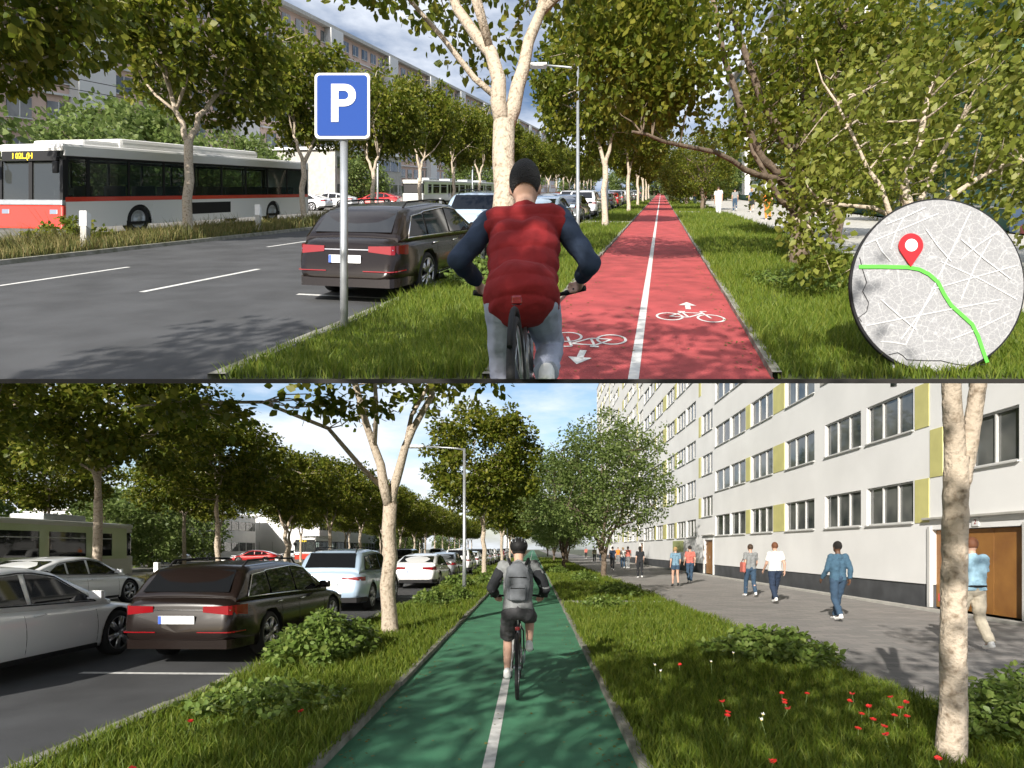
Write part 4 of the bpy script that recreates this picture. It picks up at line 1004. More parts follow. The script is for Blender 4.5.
t = b.build('trunk', M['bark'], root, smooth=True); t.data.transform(Matrix.Translation((-bx, -by, 0)))

for i, (x_, y_, hz_) in enumerate(((-5.2, -5.2, 6.0), (-2.5, -4.6, 5.6), (2.0, -4.6, 7.6))):
    u_, v_ = LOW.uv(x_, y_)
    o = plant_tree('plane_tree', f'{ORD[i]} street tree standing behind the viewer, out of the picture', u_, v_, 'trees behind the viewer', seed=140 + i, fork=2.6, r0=.13, cz=hz_, rx=2.6, rz=1.9, nfork=2, ncl=120, nleaf=24, size=.18, crad=.5)
    if i < 2:
        for q in [o] + list(o.children): upper_col.objects.link(q)
cur = UP
VU = dict(VK, fork=2.7, cz=6.5)
UPBIG = plant_tree('plane_tree', 'big pale trunk forking in two right behind the rider in the red vest', -2.6, 9.9, 'plane trees along the red path', seed=71, a0=.15, fork=2.75, r0=.20, cz=6.9, rx=3.0, rz=2.0, nfork=2, ncl=170, nleaf=26, size=.17, crad=.45, sides=16, cutlow=5.0)
for i, v in enumerate((26.8, 44.5, 62, 80, 98, 118)):
    if i < 1: pr = plant_tree('plane_tree', 'pale trunk and round crown just right of the upper street lamp', -2.4, v, 'plane trees along the red path', seed=72 + i, **VU)
    else:
        o = copy_tree(pr); o.location = cur.P(-2.3, v); o.rotation_euler = (0, 0, i * 1.3); o['label'] = f'{ORD[i]} pale trunk past the upper street lamp along the red path'

# arching tree right of the red path
def custom_tree(label, base_uvy, limbs, ells, lm, bm_, seed, size, group=None, name='arching_tree', nleaf=26):
    bx, by = base_uvy; loc = Vector((bx, by, K * by)); root = empty(name, label, 'tree', group, loc); b = MB(); rg = np.random.default_rng(seed)
    for pts, r0_, r1_ in limbs:
        q = []
        for i in range(len(pts) - 1):
            a, c = Vector(pts[i]), Vector(pts[i + 1])
            for t in (0, .5): q.append(a.lerp(c, t) + Vector(rg.normal(size=3)) * .02 * (i + t > 0))
        q.append(Vector(pts[-1])); n = len(q); b.tube(q, [r0_ + (r1_ - r0_) * i / (n - 1) for i in range(n)], 12)
    nodes = np.array([list(Vector(p[i]).lerp(Vector(p[i + 1]), t)) for p, _, _ in limbs for i in range(len(p) - 1) for t in (0, .33, .66)][2:])
    allc = []
    for c, r_, n, cr in ells:
        d = rg.normal(size=(n, 3)); d /= np.linalg.norm(d, axis=1)[:, None]; rr = rg.uniform(.1, 1, n) ** .45
        cl = d * rr[:, None] * np.array(r_) + np.array(c); allc.append((cl, cr))
        for q in cl[::4]:
            k = np.argmin(((nodes - q) ** 2).sum(1))
            if np.linalg.norm(nodes[k] - q) > 1.0: continue
            b.tube(curve_pts(Vector(nodes[k]), Vector(q), rg, 5, .12), [.018, .014, .010, .007, .004], 5, cap=False)
    V = np.concatenate([leaf_arrays(cl, np.full(len(cl), cr), nleaf, size, rg) for cl, cr in allc])
    b.build('trunk', bm_, root); obj('crown', leaf_mesh('crown', V, lm), root); return root
custom_tree('dark arching tree leaning over the right side of the red path', (6.2, 13.0), [
    ([(0, 0, -.1), (.05, 0, .8), (-.05, 0, 1.6), (.1, 0, 2.4), (.2, 0, 3.6), (.1, .3, 5.2)], .22, .10),
    ([(.0, 0, 2.3), (-.5, -.2, 2.75), (-.95, -.4, 3.3), (-1.4, -.6, 4.1), (-2.0, -.9, 5.4)], .10, .045),
    ([(-.05, 0, 1.5), (-.5, -.2, 1.75), (-1.0, -.5, 2.0), (-1.5, -.8, 2.6), (-1.95, -1.1, 3.6), (-2.3, -1.3, 4.6)], .09, .04),
    ([(-.05, 0, 1.5), (-.6, -.3, 1.65), (-1.4, -.7, 1.6), (-2.2, -1.1, 1.7), (-3.4, -1.8, 1.5), (-4.0, -2, 1.5)], .07, .02),
    ([(0, 0, 1.1), (-.5, -.2, 1.3), (-1.1, -.5, 1.9), (-1.3, -.6, 2.3)], .07, .03),
    ([(.1, 0, 2.0), (.8, -.2, 2.8), (1.5, -.3, 3.8), (2.0, -.3, 4.8)], .10, .04),
    ([(.1, 0, 2.6), (.5, -.6, 3.6), (.4, -1.2, 4.6)], .07, .03)],
    [((-3.7, -2.1, 3.1), (1.35, 1.2, 1.25), 150, .42), ((-1.2, -1, 4.4), (2.2, 1.4, 1.0), 70, .42), ((1.2, -.5, 3.7), (2.2, 1.5, 1.7), 150, .42), ((-2.9, -1.4, 2.3), (.9, .8, .5), 14, .32), ((-1.2, -.9, 2.4), (.9, .8, .6), 16, .3), ((.3, -.8, 1.6), (.8, .6, .7), 26, .3)],
    leafA, M['bark2'], 81, .125, nleaf=36)
custom_tree('near tree with pale thin branches and large light leaves behind the round map board', (5.6, 8.4), [
    ([(0, 0, -.1), (.0, 0, .5), (.05, 0, 1.1), (-.1, 0, 1.7), (.1, 0, 2.3), (.3, 0, 3.2)], .09, .03),
    ([(.0, 0, .6), (-.4, -.1, 1.3), (-.7, -.2, 1.8), (-1.2, -.3, 2.6), (-1.5, -.3, 3.2)], .042, .006),
    ([(.0, 0, .9), (.5, -.1, 1.5), (1.1, -.2, 1.8), (1.8, -.3, 2.0)], .045, .018),
    ([(.05, 0, 1.1), (-.5, .1, 1.4), (-1.2, .1, 1.5), (-1.7, .1, 1.2)], .035, .012),
    ([(.05, 0, 1.3), (.5, .2, 2.2), (1.0, .2, 3.0)], .045, .018)],
    [((.0, -.1, 2.4), (1.8, .9, 1.1), 130, .32), ((-1.3, .1, 1.6), (.6, .5, .8), 34, .26), ((1.4, -.1, 1.5), (.8, .5, .8), 45, .28), ((-1.2, .2, .7), (.4, .4, .5), 14, .2)],
    leafC, M['bark'], 82, .10, nleaf=20)
tr = plant_tree('lime_tree', 'dense dark tree filling the top right corner of the upper scene', 8.6, 11.5, 'trees right of the red path', seed=83, fork=1.6, r0=.2, cz=4.4, rx=3.4, rz=3.0, nfork=3, ncl=360, nleaf=40, size=.17, crad=.5, bm_=M['bark2'])
for i, (u, v, sc, l) in enumerate(((5.4, 21, .9, 'tree behind the arching one, close to the walkers of the upper scene'), (3.2, 50, .8, 'dark trunk standing on the grass right of the red path, before the cross path'), (2.6, 66, .8, 'tree on the right verge past the cross path of the red path'), (2.8, 84, .8, 'far tree near the end of the red path on its right side'), (11.8, 34, .7, 'small pale tree close to the teal glass building'))):
    o = copy_tree(tr); o.location = cur.P(u, v); o.scale = (sc,) * 3; o.rotation_euler = (0, 0, i * 1.9 + 1); o['label'] = l
# low hanging leafy twigs of the near trees
cur = UP
def hanging(root, limb, ells, seed, size, ww):
    b = MB(); rg = np.random.default_rng(seed); b.tube(limb, [ww * (1 - .8 * i / (len(limb) - 1)) for i in range(len(limb))], 8); nodes = np.array(limb[1:]); al = []
    for c, r_, n in ells:
        d = rg.normal(size=(n, 3)); d /= np.linalg.norm(d, axis=1)[:, None]; cl = d * rg.uniform(.2, 1, n)[:, None] * np.array(r_) + np.array(c); al.append(cl)
        for q in cl[::2]: k = np.argmin(((nodes - q) ** 2).sum(1)); b.tube(curve_pts(Vector(nodes[k]), Vector(q), rg, 5, .12), [.012, .010, .008, .006, .004], 5, cap=False)
    V = leaf_arrays(np.concatenate(al), np.full(sum(len(a) for a in al), .17), 11, size, rg)
    b.build('side_branch', M['bark'], root); obj('side_branch_leaves', leaf_mesh('side_branch_leaves', V, leafA), root)
hanging(UPBIG, [(0, 0, 3.1), (-.5, -.1, 3.45), (-1.0, -.3, 3.95), (-1.6, -.7, 4.35), (-2.2, -1.2, 4.0), (-2.7, -1.6, 3.55)], [((-2.3, -1.5, 3.85), (.75, .5, .3), 22), ((-1.7, -1.2, 4.2), (.6, .5, .25), 14)], 84, .14, .06)
hanging(LOWBIG, [(0, 0, 2.6), (-.5, -.1, 3.1), (-1.0, -.5, 3.75), (-1.8, -1.4, 4.0), (-2.6, -2.4, 3.75), (-3.0, -2.8, 3.6)], [((-2.2, -2.6, 3.55), (.9, .5, .22), 26), ((-.3, -2.6, 3.65), (1.0, .4, .15), 18)], 85, .13, .055)


# ================================================================== LOWER: apartment block
cur = LOW
FU = 10.9
def window(root, ys_, z0, z1, x=0.0, panes=3):
    y0, y1 = ys_; b = MB(); t = .045
    b.box((x + .05, (y0 + y1) / 2, z0 + t / 2), (.08, y1 - y0, t)); b.box((x + .05, (y0 + y1) / 2, z1 - t / 2), (.08, y1 - y0, t))
    for k in range(panes + 1): b.box((x + .05, y0 + t / 2 + (y1 - y0 - t) * k / panes, (z0 + z1) / 2), (.078, t, z1 - z0 - 2 * t + .002))
    b.box((x - .03, (y0 + y1) / 2, z0 - .02), (.16, y1 - y0 + .06, .035))
    f = b.build('window', M['frame'], root)
    b = MB(); b.box((x + .075, (y0 + y1) / 2, (z0 + z1) / 2), (.012, y1 - y0 - .02, z1 - z0 - .02)); b.build('pane', M['glassd'], f)
    return f
VR = 22.0
blk = empty('apartment_building', 'long white apartment block with yellow-green panels and dark plinth along the pavement', 'building', None, LOW.P(FU, VR), -LOW.yaw)
holes = []; yel = []; doors = []
for base in (13.7, 36.7, 59.7, 82.7):
    g = 2.7 * 1
    doors.append((base + .0, base + 3.1 if base < 20 else base + 3.0))
    for fl in range(11):
        zl = 2.35 + 2.65 * fl
        holes.append((base + .15, base + 2.4, zl + 1.25, zl + 2.5, 3)); yel.append((base + 2.65, base + 3.15, zl + 1.2, zl + 2.5))
        yel.append((base + 3.2, base + 3.8, zl - .02, zl + 1.2)) 
        for (a, c, n) in ((3.9, 6.3, 3), (6.65, 9.1, 3), (9.95, 12.6, 3), (14.0, 16.7, 3), (17.5, 19.8, 2), (20.0, 22.6, 2)):
            holes.append((base + a, base + c, zl, zl + 1.2, n))
        yel += [(base + 9.2, base + 9.85, zl, zl + 1.2), (base + 12.7, base + 13.9, zl, zl + 1.2), (base + 16.8, base + 17.4, zl, zl + 1.2)]
SECT = [(8.0, 13.5, 4.1), (13.5, 23.1, 7.75), (23.1, 40.2, 12.95), (40.2, 75, 23.2), (75, 103, 28.6)]
allw = []
for (v0, v1, Hh) in SECT:
    hs = [h for h in holes if h[0] > v0 + .05 and h[1] < v1 - .05 and h[3] < Hh - .15]
    dr = [(a, c, .02, 2.12) for a, c in doors if a >= v0 and c < v1]
    dr = [(a, c if a < 20 else a + 1.9, z0, z1) for a, c, z0, z1 in dr]
    b = MB(); holed(b.b, v0 - VR, v1 - VR, .62, Hh, [(a - VR, c - VR, max(z0, .62), z1) for a, c, z0, z1 in dr] + [(a - VR, c - VR, z0, z1) for a, c, z0, z1, _ in hs], 0.0, .25)
    b.build('wall', M['plaster'], blk)
    b = MB(); ed = [v0] + [q for d in dr for q in d[:2]] + [v1]
    for a, c in zip(ed[::2], ed[1::2]):
        if c > a + .05: b = MB(); b.box((.19, (a + c) / 2 - VR, .30), (.30, c - a, .66)); b.build('plinth', M['plinth'], blk)
    b = MB(); b.box((6.2, (v0 + v1) / 2 - VR, Hh / 2), (11.8, v1 - v0 - .01, Hh - .05)); b.build('building_core', M['plaster'], blk) if False else b.b.free()
    b = MB(); b.box((3.1, (v0 + v1) / 2 - VR, Hh + .06), (6.3, v1 - v0, .12)); b.build('roof', M['concrete'], blk)
    b = MB(); b.box((.35 + 3, v0 + .08 - VR, Hh / 2), (5.7, .12, Hh)); b.box((.35 + 3, v1 - .08 - VR, Hh / 2), (5.7, .12, Hh)); b.box((6.2, (v0 + v1) / 2 - VR, Hh / 2), (.1, v1 - v0 - .3, Hh)); b.build('rear_wall', M['plaster'], blk)
    yy = [q for q in yel if q[0] >= v0 and q[1] <= v1 and q[3] < Hh]
    for a, c, z0, z1 in yy[:90]:
        if a < 62:
            b = MB(); b.box((-.006, (a + c) / 2 - VR, (z0 + z1) / 2), (.03, c - a, z1 - z0)); b.build('yellow_panel', M['yellow'], blk)
        else: allw.append(('y', a, c, z0, z1, 0))
    allw += [('w', a, c, z0, z1, n) for a, c, z0, z1, n in hs]
    for a, c, z0, z1 in dr:
        b = MB(); w3 = (c - a); lv = 3 if a < 20 else 1
        for k in range(lv): b.box((.14, a - VR + w3 * (k + .5) / lv, 1.06), (.05, w3 / lv - .015, 2.08), bev=.006)
        dd = b.build('entrance_door', M['wood'], blk); dd['label'] = 'wide brown wooden entrance doors with white surround' if a < 20 else 'brown wooden entrance door'
        for yy_ in (a - .06, c + .06): b = MB(); b.box((-.01, yy_ - VR, 1.1), (.10, .11, 2.2)); b.build('door_surround', M['frame'], dd)
        b = MB(); b.box((.09, (a + c) / 2 + .08 - VR, 1.05), (.03, .03, .16), bev=.008); b.build('handle', M['steel'], dd)
        b = MB(); b.box((-.05, (a + c) / 2 - VR, 2.42), (.16, c - a + .5, .06), bev=.01); b.build('canopy', M['concrete'], blk)
        if a < 20:
            b = MB(); b.box((-.02, a + 1.45 - VR, 2.26), (.02, .22, .2)); sg = b.build('number_sign', M['plate'], blk)
            tm = text_mesh('2', .17, M['redl'], .003); tm.transform(Matrix.Translation((-.034, a + 1.45 - VR, 2.26)) @ Matrix.Rotation(R(-90), 4, 'Z')); obj('number', tm, sg)
            for yy_, zz_, w3_ in ((c - .25, .28, .3), (c - .3, 1.9, .16)): b = MB(); b.box((.11, yy_ - VR, zz_), (.012, w3_, .21)); b.build('red_notice', M['busred'], dd)
allw.sort(key=lambda q: q[1]); nw = 0; rest = []
for q in allw:
    if q[0] == 'w' and nw < 97: window(blk, (q[1] - VR, q[2] - VR), q[3], q[4], .04, q[5]); nw += 1
    else: rest.append(q)
b = MB(); b2 = MB(); b3 = MB()
for t_, a, c, z0, z1, n in rest:
    if t_ == 'y': b3.box((-.006, (a + c) / 2 - VR, (z0 + z1) / 2), (.03, c - a, z1 - z0)); continue
    b2.box((.11, (a + c) / 2 - VR, (z0 + z1) / 2), (.02, c - a, z1 - z0))
    for k in range(n + 1): b.box((.08, a + (c - a) * k / n - VR, (z0 + z1) / 2), (.05, .08, z1 - z0))
    b.box((.0, (a + c) / 2 - VR, z0 - .02), (.14, c - a, .04))
o = b.build('window', M['frame'], blk); o['kind'] = 'stuff'; b2.build('pane', M['glassd'], o); o = b3.build('yellow_panel', M['yellow'], blk); o['kind'] = 'stuff'
b = MB(); b.box((-.02, 45.5 - VR, 1.75), (.03, 3.2, .8)); b.build('green_notice_board', mat('board_green', (.34, .38, .16), .7), blk)

# low far buildings on the left of the lower street
def far_block(label, u0, u1, v0, v1, H, wallm, nfl, name='office_building', bands=True):
    root = empty(name, label, 'building', 'buildings beyond the side road', (0, 0, 0)); root.location = cur.P((u0 + u1) / 2, v0); 
    b = MB(); b.box((0, (v1 - v0) / 2, H / 2), (u1 - u0, v1 - v0, H)); b.build('wall', wallm, root)
    for k in range(nfl):
        z = H * (k + .55) / nfl; b = MB(); b.box((0, (v1 - v0) / 2, z), (u1 - u0 + .1, v1 - v0 + .1 - .8, H / nfl * .42)); w_ = b.build('window_band', M['glassd'], root)
        b = MB(); n = int((v1 - v0) / 2.2)
        for q in range(n): b.box(((u1 - u0) / 2 + .06, (v1 - v0) * (q + .5) / n, z), (.08, .14, H / nfl * .42))
        n = int((u1 - u0) / 2.2)
        for q in range(n): b.box((-(u1 - u0) / 2 + (u1 - u0) * (q + .5) / n, -.02 + .0, z), (.14, .08, H / nfl * .42))
        b.build('mullions', M['frame'], w_)
    b = MB(); b.box((0, (v1 - v0) / 2, H + .15), (u1 - u0 + .6, v1 - v0 + .6, .3)); b.build('roof', M['white'], root)
    if cur is LOW: root.rotation_euler = (0, 0, -cur.yaw)
    else: shear_tree(root, -cur.yaw)
    return root
far_block('long white low building behind the far red cars, left of the rows of parked cars', -52, -36, 100, 160, 7, M['plaster'], 2)
far_block('pale low office building seen between the median trees left of the ice blue car', -66, -46, 75, 98, 6.5, M['plaster'], 2)
far_block('small white block at the far end of the lower street', -12, -6, 250, 262, 8.5, M['plaster'], 3)

# ================================================================== HILL STREET: buildings
cur = UP
def facade_building(label, u, side, v0, v1, H, nfl, wallm, glassm_, name='apartment_building', winw=1.5, gap=1.0, depth=14):
    """side +1: the front faces -u ; -1: faces +u"""
    root = empty(name, label, 'building', None, cur.P(u, v0)); L = v1 - v0
    b = MB(); b.box((side * depth / 2, L / 2, H / 2), (depth, L, H)); b.build('wall', wallm, root)
    b = MB(); g2 = MB(); n = int(L / (winw + gap)); fh = H / nfl
    for fl in range(nfl):
        for k in range(n):
            y = (k + .5) * L / n; z = fh * (fl + .55); b.box((-side * .03, y, z), (.1, winw, fh * .5)); g2.box((-side * .07, y, z), (.06, .08, fh * .5)); g2.box((-side * .08, y, z - fh * .26), (.12, winw + .1, .08))
    o = b.build('window', glassm_, root); o['kind'] = 'stuff'; g2.build('window_frame', M['frame'], o)
    b = MB()
    for fl in range(1, nfl): b.box((-side * .12, L / 2, fh * fl), (.25, L, .16))
    b.build('floor_band', M['frame'], root)
    b = MB(); b.box((side * depth / 2 - side * .4, L / 2, H + .25), (depth + .8, L + .6, .5)); b.build('roof', M['concrete'], root)
    for k in range(1, int(L / 18)):
        b = MB(); b.box((-side * .5, k * 18, H * .52), (1.0, 3.2, H * .96), bev=.02); b.build('balcony_stack', M['frame'], root)
    shear_tree(root, -cur.yaw); return root
facade_building('long pinkish high apartment building behind the median trees of the upper scene', -44, -1, 20, 260, 23.5, 8, mat('pink_render', (.62, .45, .38), .85, col2=(.54, .40, .34), scale=.3), M['glassd'], winw=1.7, gap=1.1)
tealg = mat('teal_glass', (.03, .10, .10), .06, spec=.9, col2=(.08, .2, .19), scale=.25, detail=2)
facade_building('tall teal glass building right of the red path behind the trees', 13.4, 1, 27, 130, 22, 7, mat('teal_wall', (.05, .14, .11), .6, var=.2, scale=.4), tealg, name='glass_building', winw=2.2, gap=.25, depth=16)
# mural wall at the far right
wl = empty('mural_wall', 'low wall painted with blue and white shapes behind the near right tree', 'wall', None, cur.P(13.0, 6))
mm = mat('mural_paint', (.05, .12, .30), .8); n = mm.node_tree; g = n.nodes.new('ShaderNodeNewGeometry'); vo = n.nodes.new('ShaderNodeTexVoronoi'); vo.inputs['Scale'].default_value = .9; rr_ = n.nodes.new('ShaderNodeValToRGB')
rr_.color_ramp.interpolation = 'CONSTANT'; rr_.color_ramp.elements[0].color = (.05, .11, .28, 1); rr_.color_ramp.elements[1].position = .3; rr_.color_ramp.elements[1].color = (.55, .58, .6, 1)
for ps, cc in ((.55, (.16, .25, .42, 1)), (.75, (.4, .12, .12, 1)), (.85, (.3, .38, .34, 1))): e_ = rr_.color_ramp.elements.new(ps); e_.color = cc
n.links.new(g.outputs['Position'], vo.inputs['Vector']); n.links.new(vo.outputs['Color'], rr_.inputs['Fac']); n.links.new(rr_.outputs['Color'], n.nodes['Principled BSDF'].inputs['Base Color'])
b = MB(); b.box((.15, 9, 1.9), (.3, 24, 3.8)); b.build('painted_face', mm, wl)
b = MB(); b.box((.15, 9, 3.86), (.42, 24.1, .12)); b.build('coping', M['concrete'], wl); shear_tree(wl, -cur.yaw)
far_block('low glazed kiosk building behind the pale tram of the upper scene', -60, -34, 58, 75, 6, M['concrete'], 2)

# ================================================================== vehicles
def car_row(items):
    """items: (kind, paint, u, v, label, extra)"""
    cache = {}
    for kind, paint, u, v, label, ex in items:
        key = (kind, paint.name, ex.get('rz', 0) if cur is UP else 0, ex.get('rails', False)); first = key not in cache
        if first:
            cache[key] = make_car(kind, paint, label, rails=ex.get('rails', False), chromed=ex.get('chromed', False))
            if cur is UP: shear_tree(cache[key], -cur.yaw + ex.get('rz', 0))
        place_car(cache[key], u, v, label, ex.get('rz', 0), ex.get('group', 'cars parked along the kerb'), first)
FA = math.pi
cur = LOW
mp_ = [M['pwhite'], M['pgrey'], M['psilver'], M['pwhite'], M['pblack'], M['pgrey'], M['pred'], M['psilver']]
mn = ['white', 'grey', 'silver', 'white', 'black', 'grey', 'red', 'silver']
its = [('estate', M['brown'], -5.02, 10.8, 'dark brown estate car with roof rails parked in front in the lower scene', dict(rails=True, chromed=True)),
       ('sedan', M['pwhite'], -7.5, 7.85, 'big white saloon car cut by the left edge, beside the dark estate', dict(group='cars driving')),
       ('sedan', M['pwhite'], -13.55, 16.9, 'white car with black glass roof between the near white saloon and the green tram', dict(group='cars driving')),
       ('suv', M['pblue2'], -5.35, 17.8, 'ice blue SUV parked beyond the dark estate in the lower scene', dict(rails=True)),
       ('sedan', M['pwhite'], -4.9, 27.0, 'white saloon parked after the ice blue SUV, left of the lower street lamp', {}),
       ('sedan', M['pgrey'], -5.0, 34.2, 'grey saloon parked directly past the white one near the lower street lamp', {}),
       ('suv', M['pwhite'], -5.0, 41.5, 'white SUV parked past the grey saloon in the lower scene', {}),
       ('suv', M['pblack'], -9.3, 44, 'black van-like car driving in the middle lane beyond the ice blue SUV', dict(group='cars driving')),
       ('sedan', M['pwhite'], -11.5, 36, 'white car with red lights in the far lane of the lower scene', dict(group='cars driving'))]
for i in range(12):
    k = ('sedan', 'suv')[(i * 5 // 3) % 2]; its.append((k, mp_[i % 8], -5.0, 48 + 6.9 * i, f'{mn[i % 8]} {"saloon" if k == "sedan" else "SUV"}, {ORD[i]} car past the white SUV in the lower parked row', {}))
for i, (u, v) in enumerate(((-8.8, 62), (-11.9, 75), (-8.8, 90), (-12, 104))): its.append((('sedan', 'suv')[i % 2], mp_[(i + 2) % 8], u, v, f'{mn[(i + 2) % 8]} car in the driving lanes, {ORD[i]} beyond the black van', dict(group='cars driving')))
pk = [(-39, 62, 'pwhite', 'white car standing side-on behind the bollards, right of the green tram'), (-38, 80, 'pgrey', 'grey car side-on in the far car park right of the white one'), (-37, 92, 'pwhite', 'far pale car side-on left of the red cars'), (-34, 100, 'pred', 'red car side-on next to the red and white bus of the lower scene'), (-31, 66, 'pred', 'red car partly hidden by the fourth median tree'), (-45, 70, 'pblack', 'black car side-on behind the white one in the far car park')]
for u, v, m_, l in pk: its.append(('sedan', M[m_], u, v, l, dict(rz=R(97), group='cars in the far car park')))
car_row(its)
bus2 = make_bus(13, 'red and white bus far away behind the ice blue car', 'city buses'); bus2.location = LOW.P(-27.5, 78, -.05); bus2.rotation_euler = (0, 0, -LOW.yaw + FA)
tm2 = make_tram(26, 'green and cream tram at the left edge of the lower scene', 'trams'); tm2.location = LOW.P(-21.2, 16.3, -.05); tm2.rotation_euler = (0, 0, -LOW.yaw)
cur = UP
its = [('estate', M['brown'], -4.52, 10.5, 'dark brown estate car with roof rails parked behind the parking sign', dict(rails=True, chromed=True)),
       ('suv', M['pblue2'], -4.9, 17.6, 'ice blue SUV parked beyond the dark estate in the upper scene', dict(rails=True)),
       ('sedan', M['pblue2'], -4.75, 25.2, 'pale blue saloon just left of the upper street lamp', {}),
       ('sedan', M['pgrey'], -4.8, 32.4, 'grey saloon parked right of the upper street lamp pole', {})]
for i in range(13):
    k = ('suv', 'sedan')[(i * 5 // 3) % 2]; its.append((k, mp_[(i + 3) % 8], -4.8, 39.5 + 6.9 * i, f'{mn[(i + 3) % 8]} {"saloon" if k == "sedan" else "SUV"}, {ORD[i]} car past the grey saloon in the upper parked row', {}))
for i, (u, v) in enumerate(((-8.6, 48), (-8.8, 60), (-11.9, 55), (-8.8, 78), (-12, 74), (-8.8, 98), (-12, 95))): its.append((('sedan', 'suv')[i % 2], mp_[(i + 2) % 8], u, v, f'{mn[(i + 2) % 8]} car in the driving lanes of the upper scene, {ORD[i]} from the front', dict(group='cars driving')))
for i, (u, v) in enumerate(((-29, 44), (-31, 52), (-30, 60), (-33, 38))): its.append(('sedan', mp_[(i * 3) % 8], u, v, f'{mn[(i * 3) % 8]} car side-on behind the median of the upper scene, {ORD[i]} from the bus rear', dict(rz=R(97), group='cars in the far car park')))
car_row(its)
bus = make_bus(13.6, 'red and white city bus with amber display beyond the median of the upper scene', 'city buses', name='city_bus'); shear_tree(bus, -UP.yaw + FA, (1.08, 1.04, 1.10)); bus.location = UP.P(-20.4, 22.6, -.0)
tm1 = make_tram(30, 'pale green tram beyond the median trees, right of the parking sign', 'trams'); shear_tree(tm1, -UP.yaw + FA); tm1.location = UP.P(-27.2, 72 + 6, -.05)

# ================================================================== street furniture
def lamp(u, v, H, arm, label, rz):
    root = empty('street_lamp', label, 'street lamp', 'street lamps', cur.P(u, v), 0)
    b = MB(); b.tube([(0, 0, -.1), (0, 0, 1.2), (0, 0, H)], [.075, .07, .045], 14); b.lathe((0, 0, .0), [(-.05, .13), (.03, .12), (.05, .09)], 'Z', 16); b.build('pole', M['steel'], root)
    b = MB(); b.tube([(0, 0, H - .05), (-.3, 0, H), (-arm, 0, H + .08)], [.04, .035, .028], 8); b.build('arm', M['steel'], root)
    b = MB(); b.box((-arm - .28, 0, H + .07), (.62, .24, .09), bev=.035); hd = b.build('lamp_head', M['white'], root)
    b = MB(); b.box((-arm - .3, 0, H + .02), (.42, .17, .02), bev=.006); b.build('lens', M['plate'], hd); return root
cur = LOW; lamp(-2.5, 21.8, 5.25, 1.5, 'grey steel street lamp beside the green path', 0)
for i, v in enumerate((58, 95)):
    lamp(-2.5, v, 6, 1.4, f'{ORD[i + 1]} street lamp far along the green path', 0)
cur = UP; lamp(-3.05, 22.6, 6.25, 1.2, 'grey steel street lamp between the parked cars and the red path', 0)
lamp(-2.9, 33.5, 6.3, 1.2, 'thin far street lamp between the second and third trunk along the red path', 0)
def bollard(u, v, label):
    root = empty('bollard', label, 'bollard', 'white bollards along the median', cur.P(u, v))
    b = MB(); b.box((0, 0, .3), (.17, .17, .62), bev=.02); b.build('post', M['concrete'], root); b = MB(); b.box((0, 0, .80), (.20, .20, .42), bev=.02); b.build('white_cap', M['plate'], root)
cur = UP
for i, v in enumerate((13.0, 20.2, 26.8, 33, 40, 47, 54)): bollard(-15.15, v, ['white bollard in front of the bus front corner', 'white bollard in front of the bus rear wheel'][i] if i < 2 else f'{ORD[i]} white bollard on the upper median, counted from the bus front')
cur = LOW
for i, v in enumerate((25, 30.5, 37, 44, 52)): bollard(-16.0, v, f'{ORD[i]} white bollard on the lower median, counted from the green tram')
# parking sign
cur = UP
sy = 6.95; sx_ = (344 - 512) / F * sy
root = empty('parking_sign', 'blue and white parking sign on a grey pole at the kerb', 'sign', None, (sx_, sy, K * sy))
b = MB(); b.tube([(0, 0, -.1), (0, 0, 2.85)], .045, 16); b.build('pole', M['steel'], root)
def rrect(w_, h_, r_, n=6):
    p = []
    for cx, cz, a0 in ((w_ / 2 - r_, h_ / 2 - r_, 0), (-w_ / 2 + r_, h_ / 2 - r_, 90), (-w_ / 2 + r_, -h_ / 2 + r_, 180), (w_ / 2 - r_, -h_ / 2 + r_, 270)):
        for k in range(n + 1): a = R(a0 + 90 * k / n); p.append((cx + math.cos(a) * r_, cz + math.sin(a) * r_))
    return p
zc = 1.62 + (190 - 110.5) / F * sy; b = MB(); b.slab([(x, -.075, zc + z) for x, z in rrect(.63, .75, .05)], (0, .03, 0)); pn = b.build('sign_panel', M['white'], root)
b = MB(); b.slab([(x, -.080, zc + z) for x, z in rrect(.575, .695, .035)], (0, .006, 0)); b.build('blue_field', mat('sign_blue', (.006, .048, .25), .6, spec=.2), pn)
tmn = text_mesh('P', .60, M['plate'], .003, .012); tmn.transform(Matrix.Translation((0, -.084, zc - .0))); obj('letter', tmn, pn)
b = MB(); b.box((0, -.02, zc + .2), (.12, .07, .05)); b.box((0, -.02, zc - .2), (.12, .07, .05)); b.build('bracket', M['steel'], root)
# round map board
my = 5.3; mxx = (937.5 - 512) / F * my; mr = 87.5 / F * my; mz = 1.62 - (286 - 190) / F * my
root = empty('map_board', 'round city map board with green route and red pin on the grass', 'sign', None, (mxx, my, K * my))
b = MB(); b.lathe((0, 0, mz), [(0, mr), (.03, mr)], 'Y', 96); b.build('rim_disc', M['black'], root)
mapm = mat('map_face', (.62, .62, .62), .7); n = mapm.node_tree; tcx = n.nodes.new('ShaderNodeTexCoord')
v1 = n.nodes.new('ShaderNodeTexVoronoi'); v1.feature = 'DISTANCE_TO_EDGE'; v1.inputs['Scale'].default_value = 26
v2 = n.nodes.new('ShaderNodeTexNoise'); v2.inputs['Scale'].default_value = 150; v2.inputs['Detail'].default_value = 8
r1 = n.nodes.new('ShaderNodeValToRGB'); r1.color_ramp.elements[0].position = .0; r1.color_ramp.elements[0].color = (.52, .52, .52, 1); r1.color_ramp.elements[1].position = .05; r1.color_ramp.elements[1].color = (.36, .36, .37, 1)
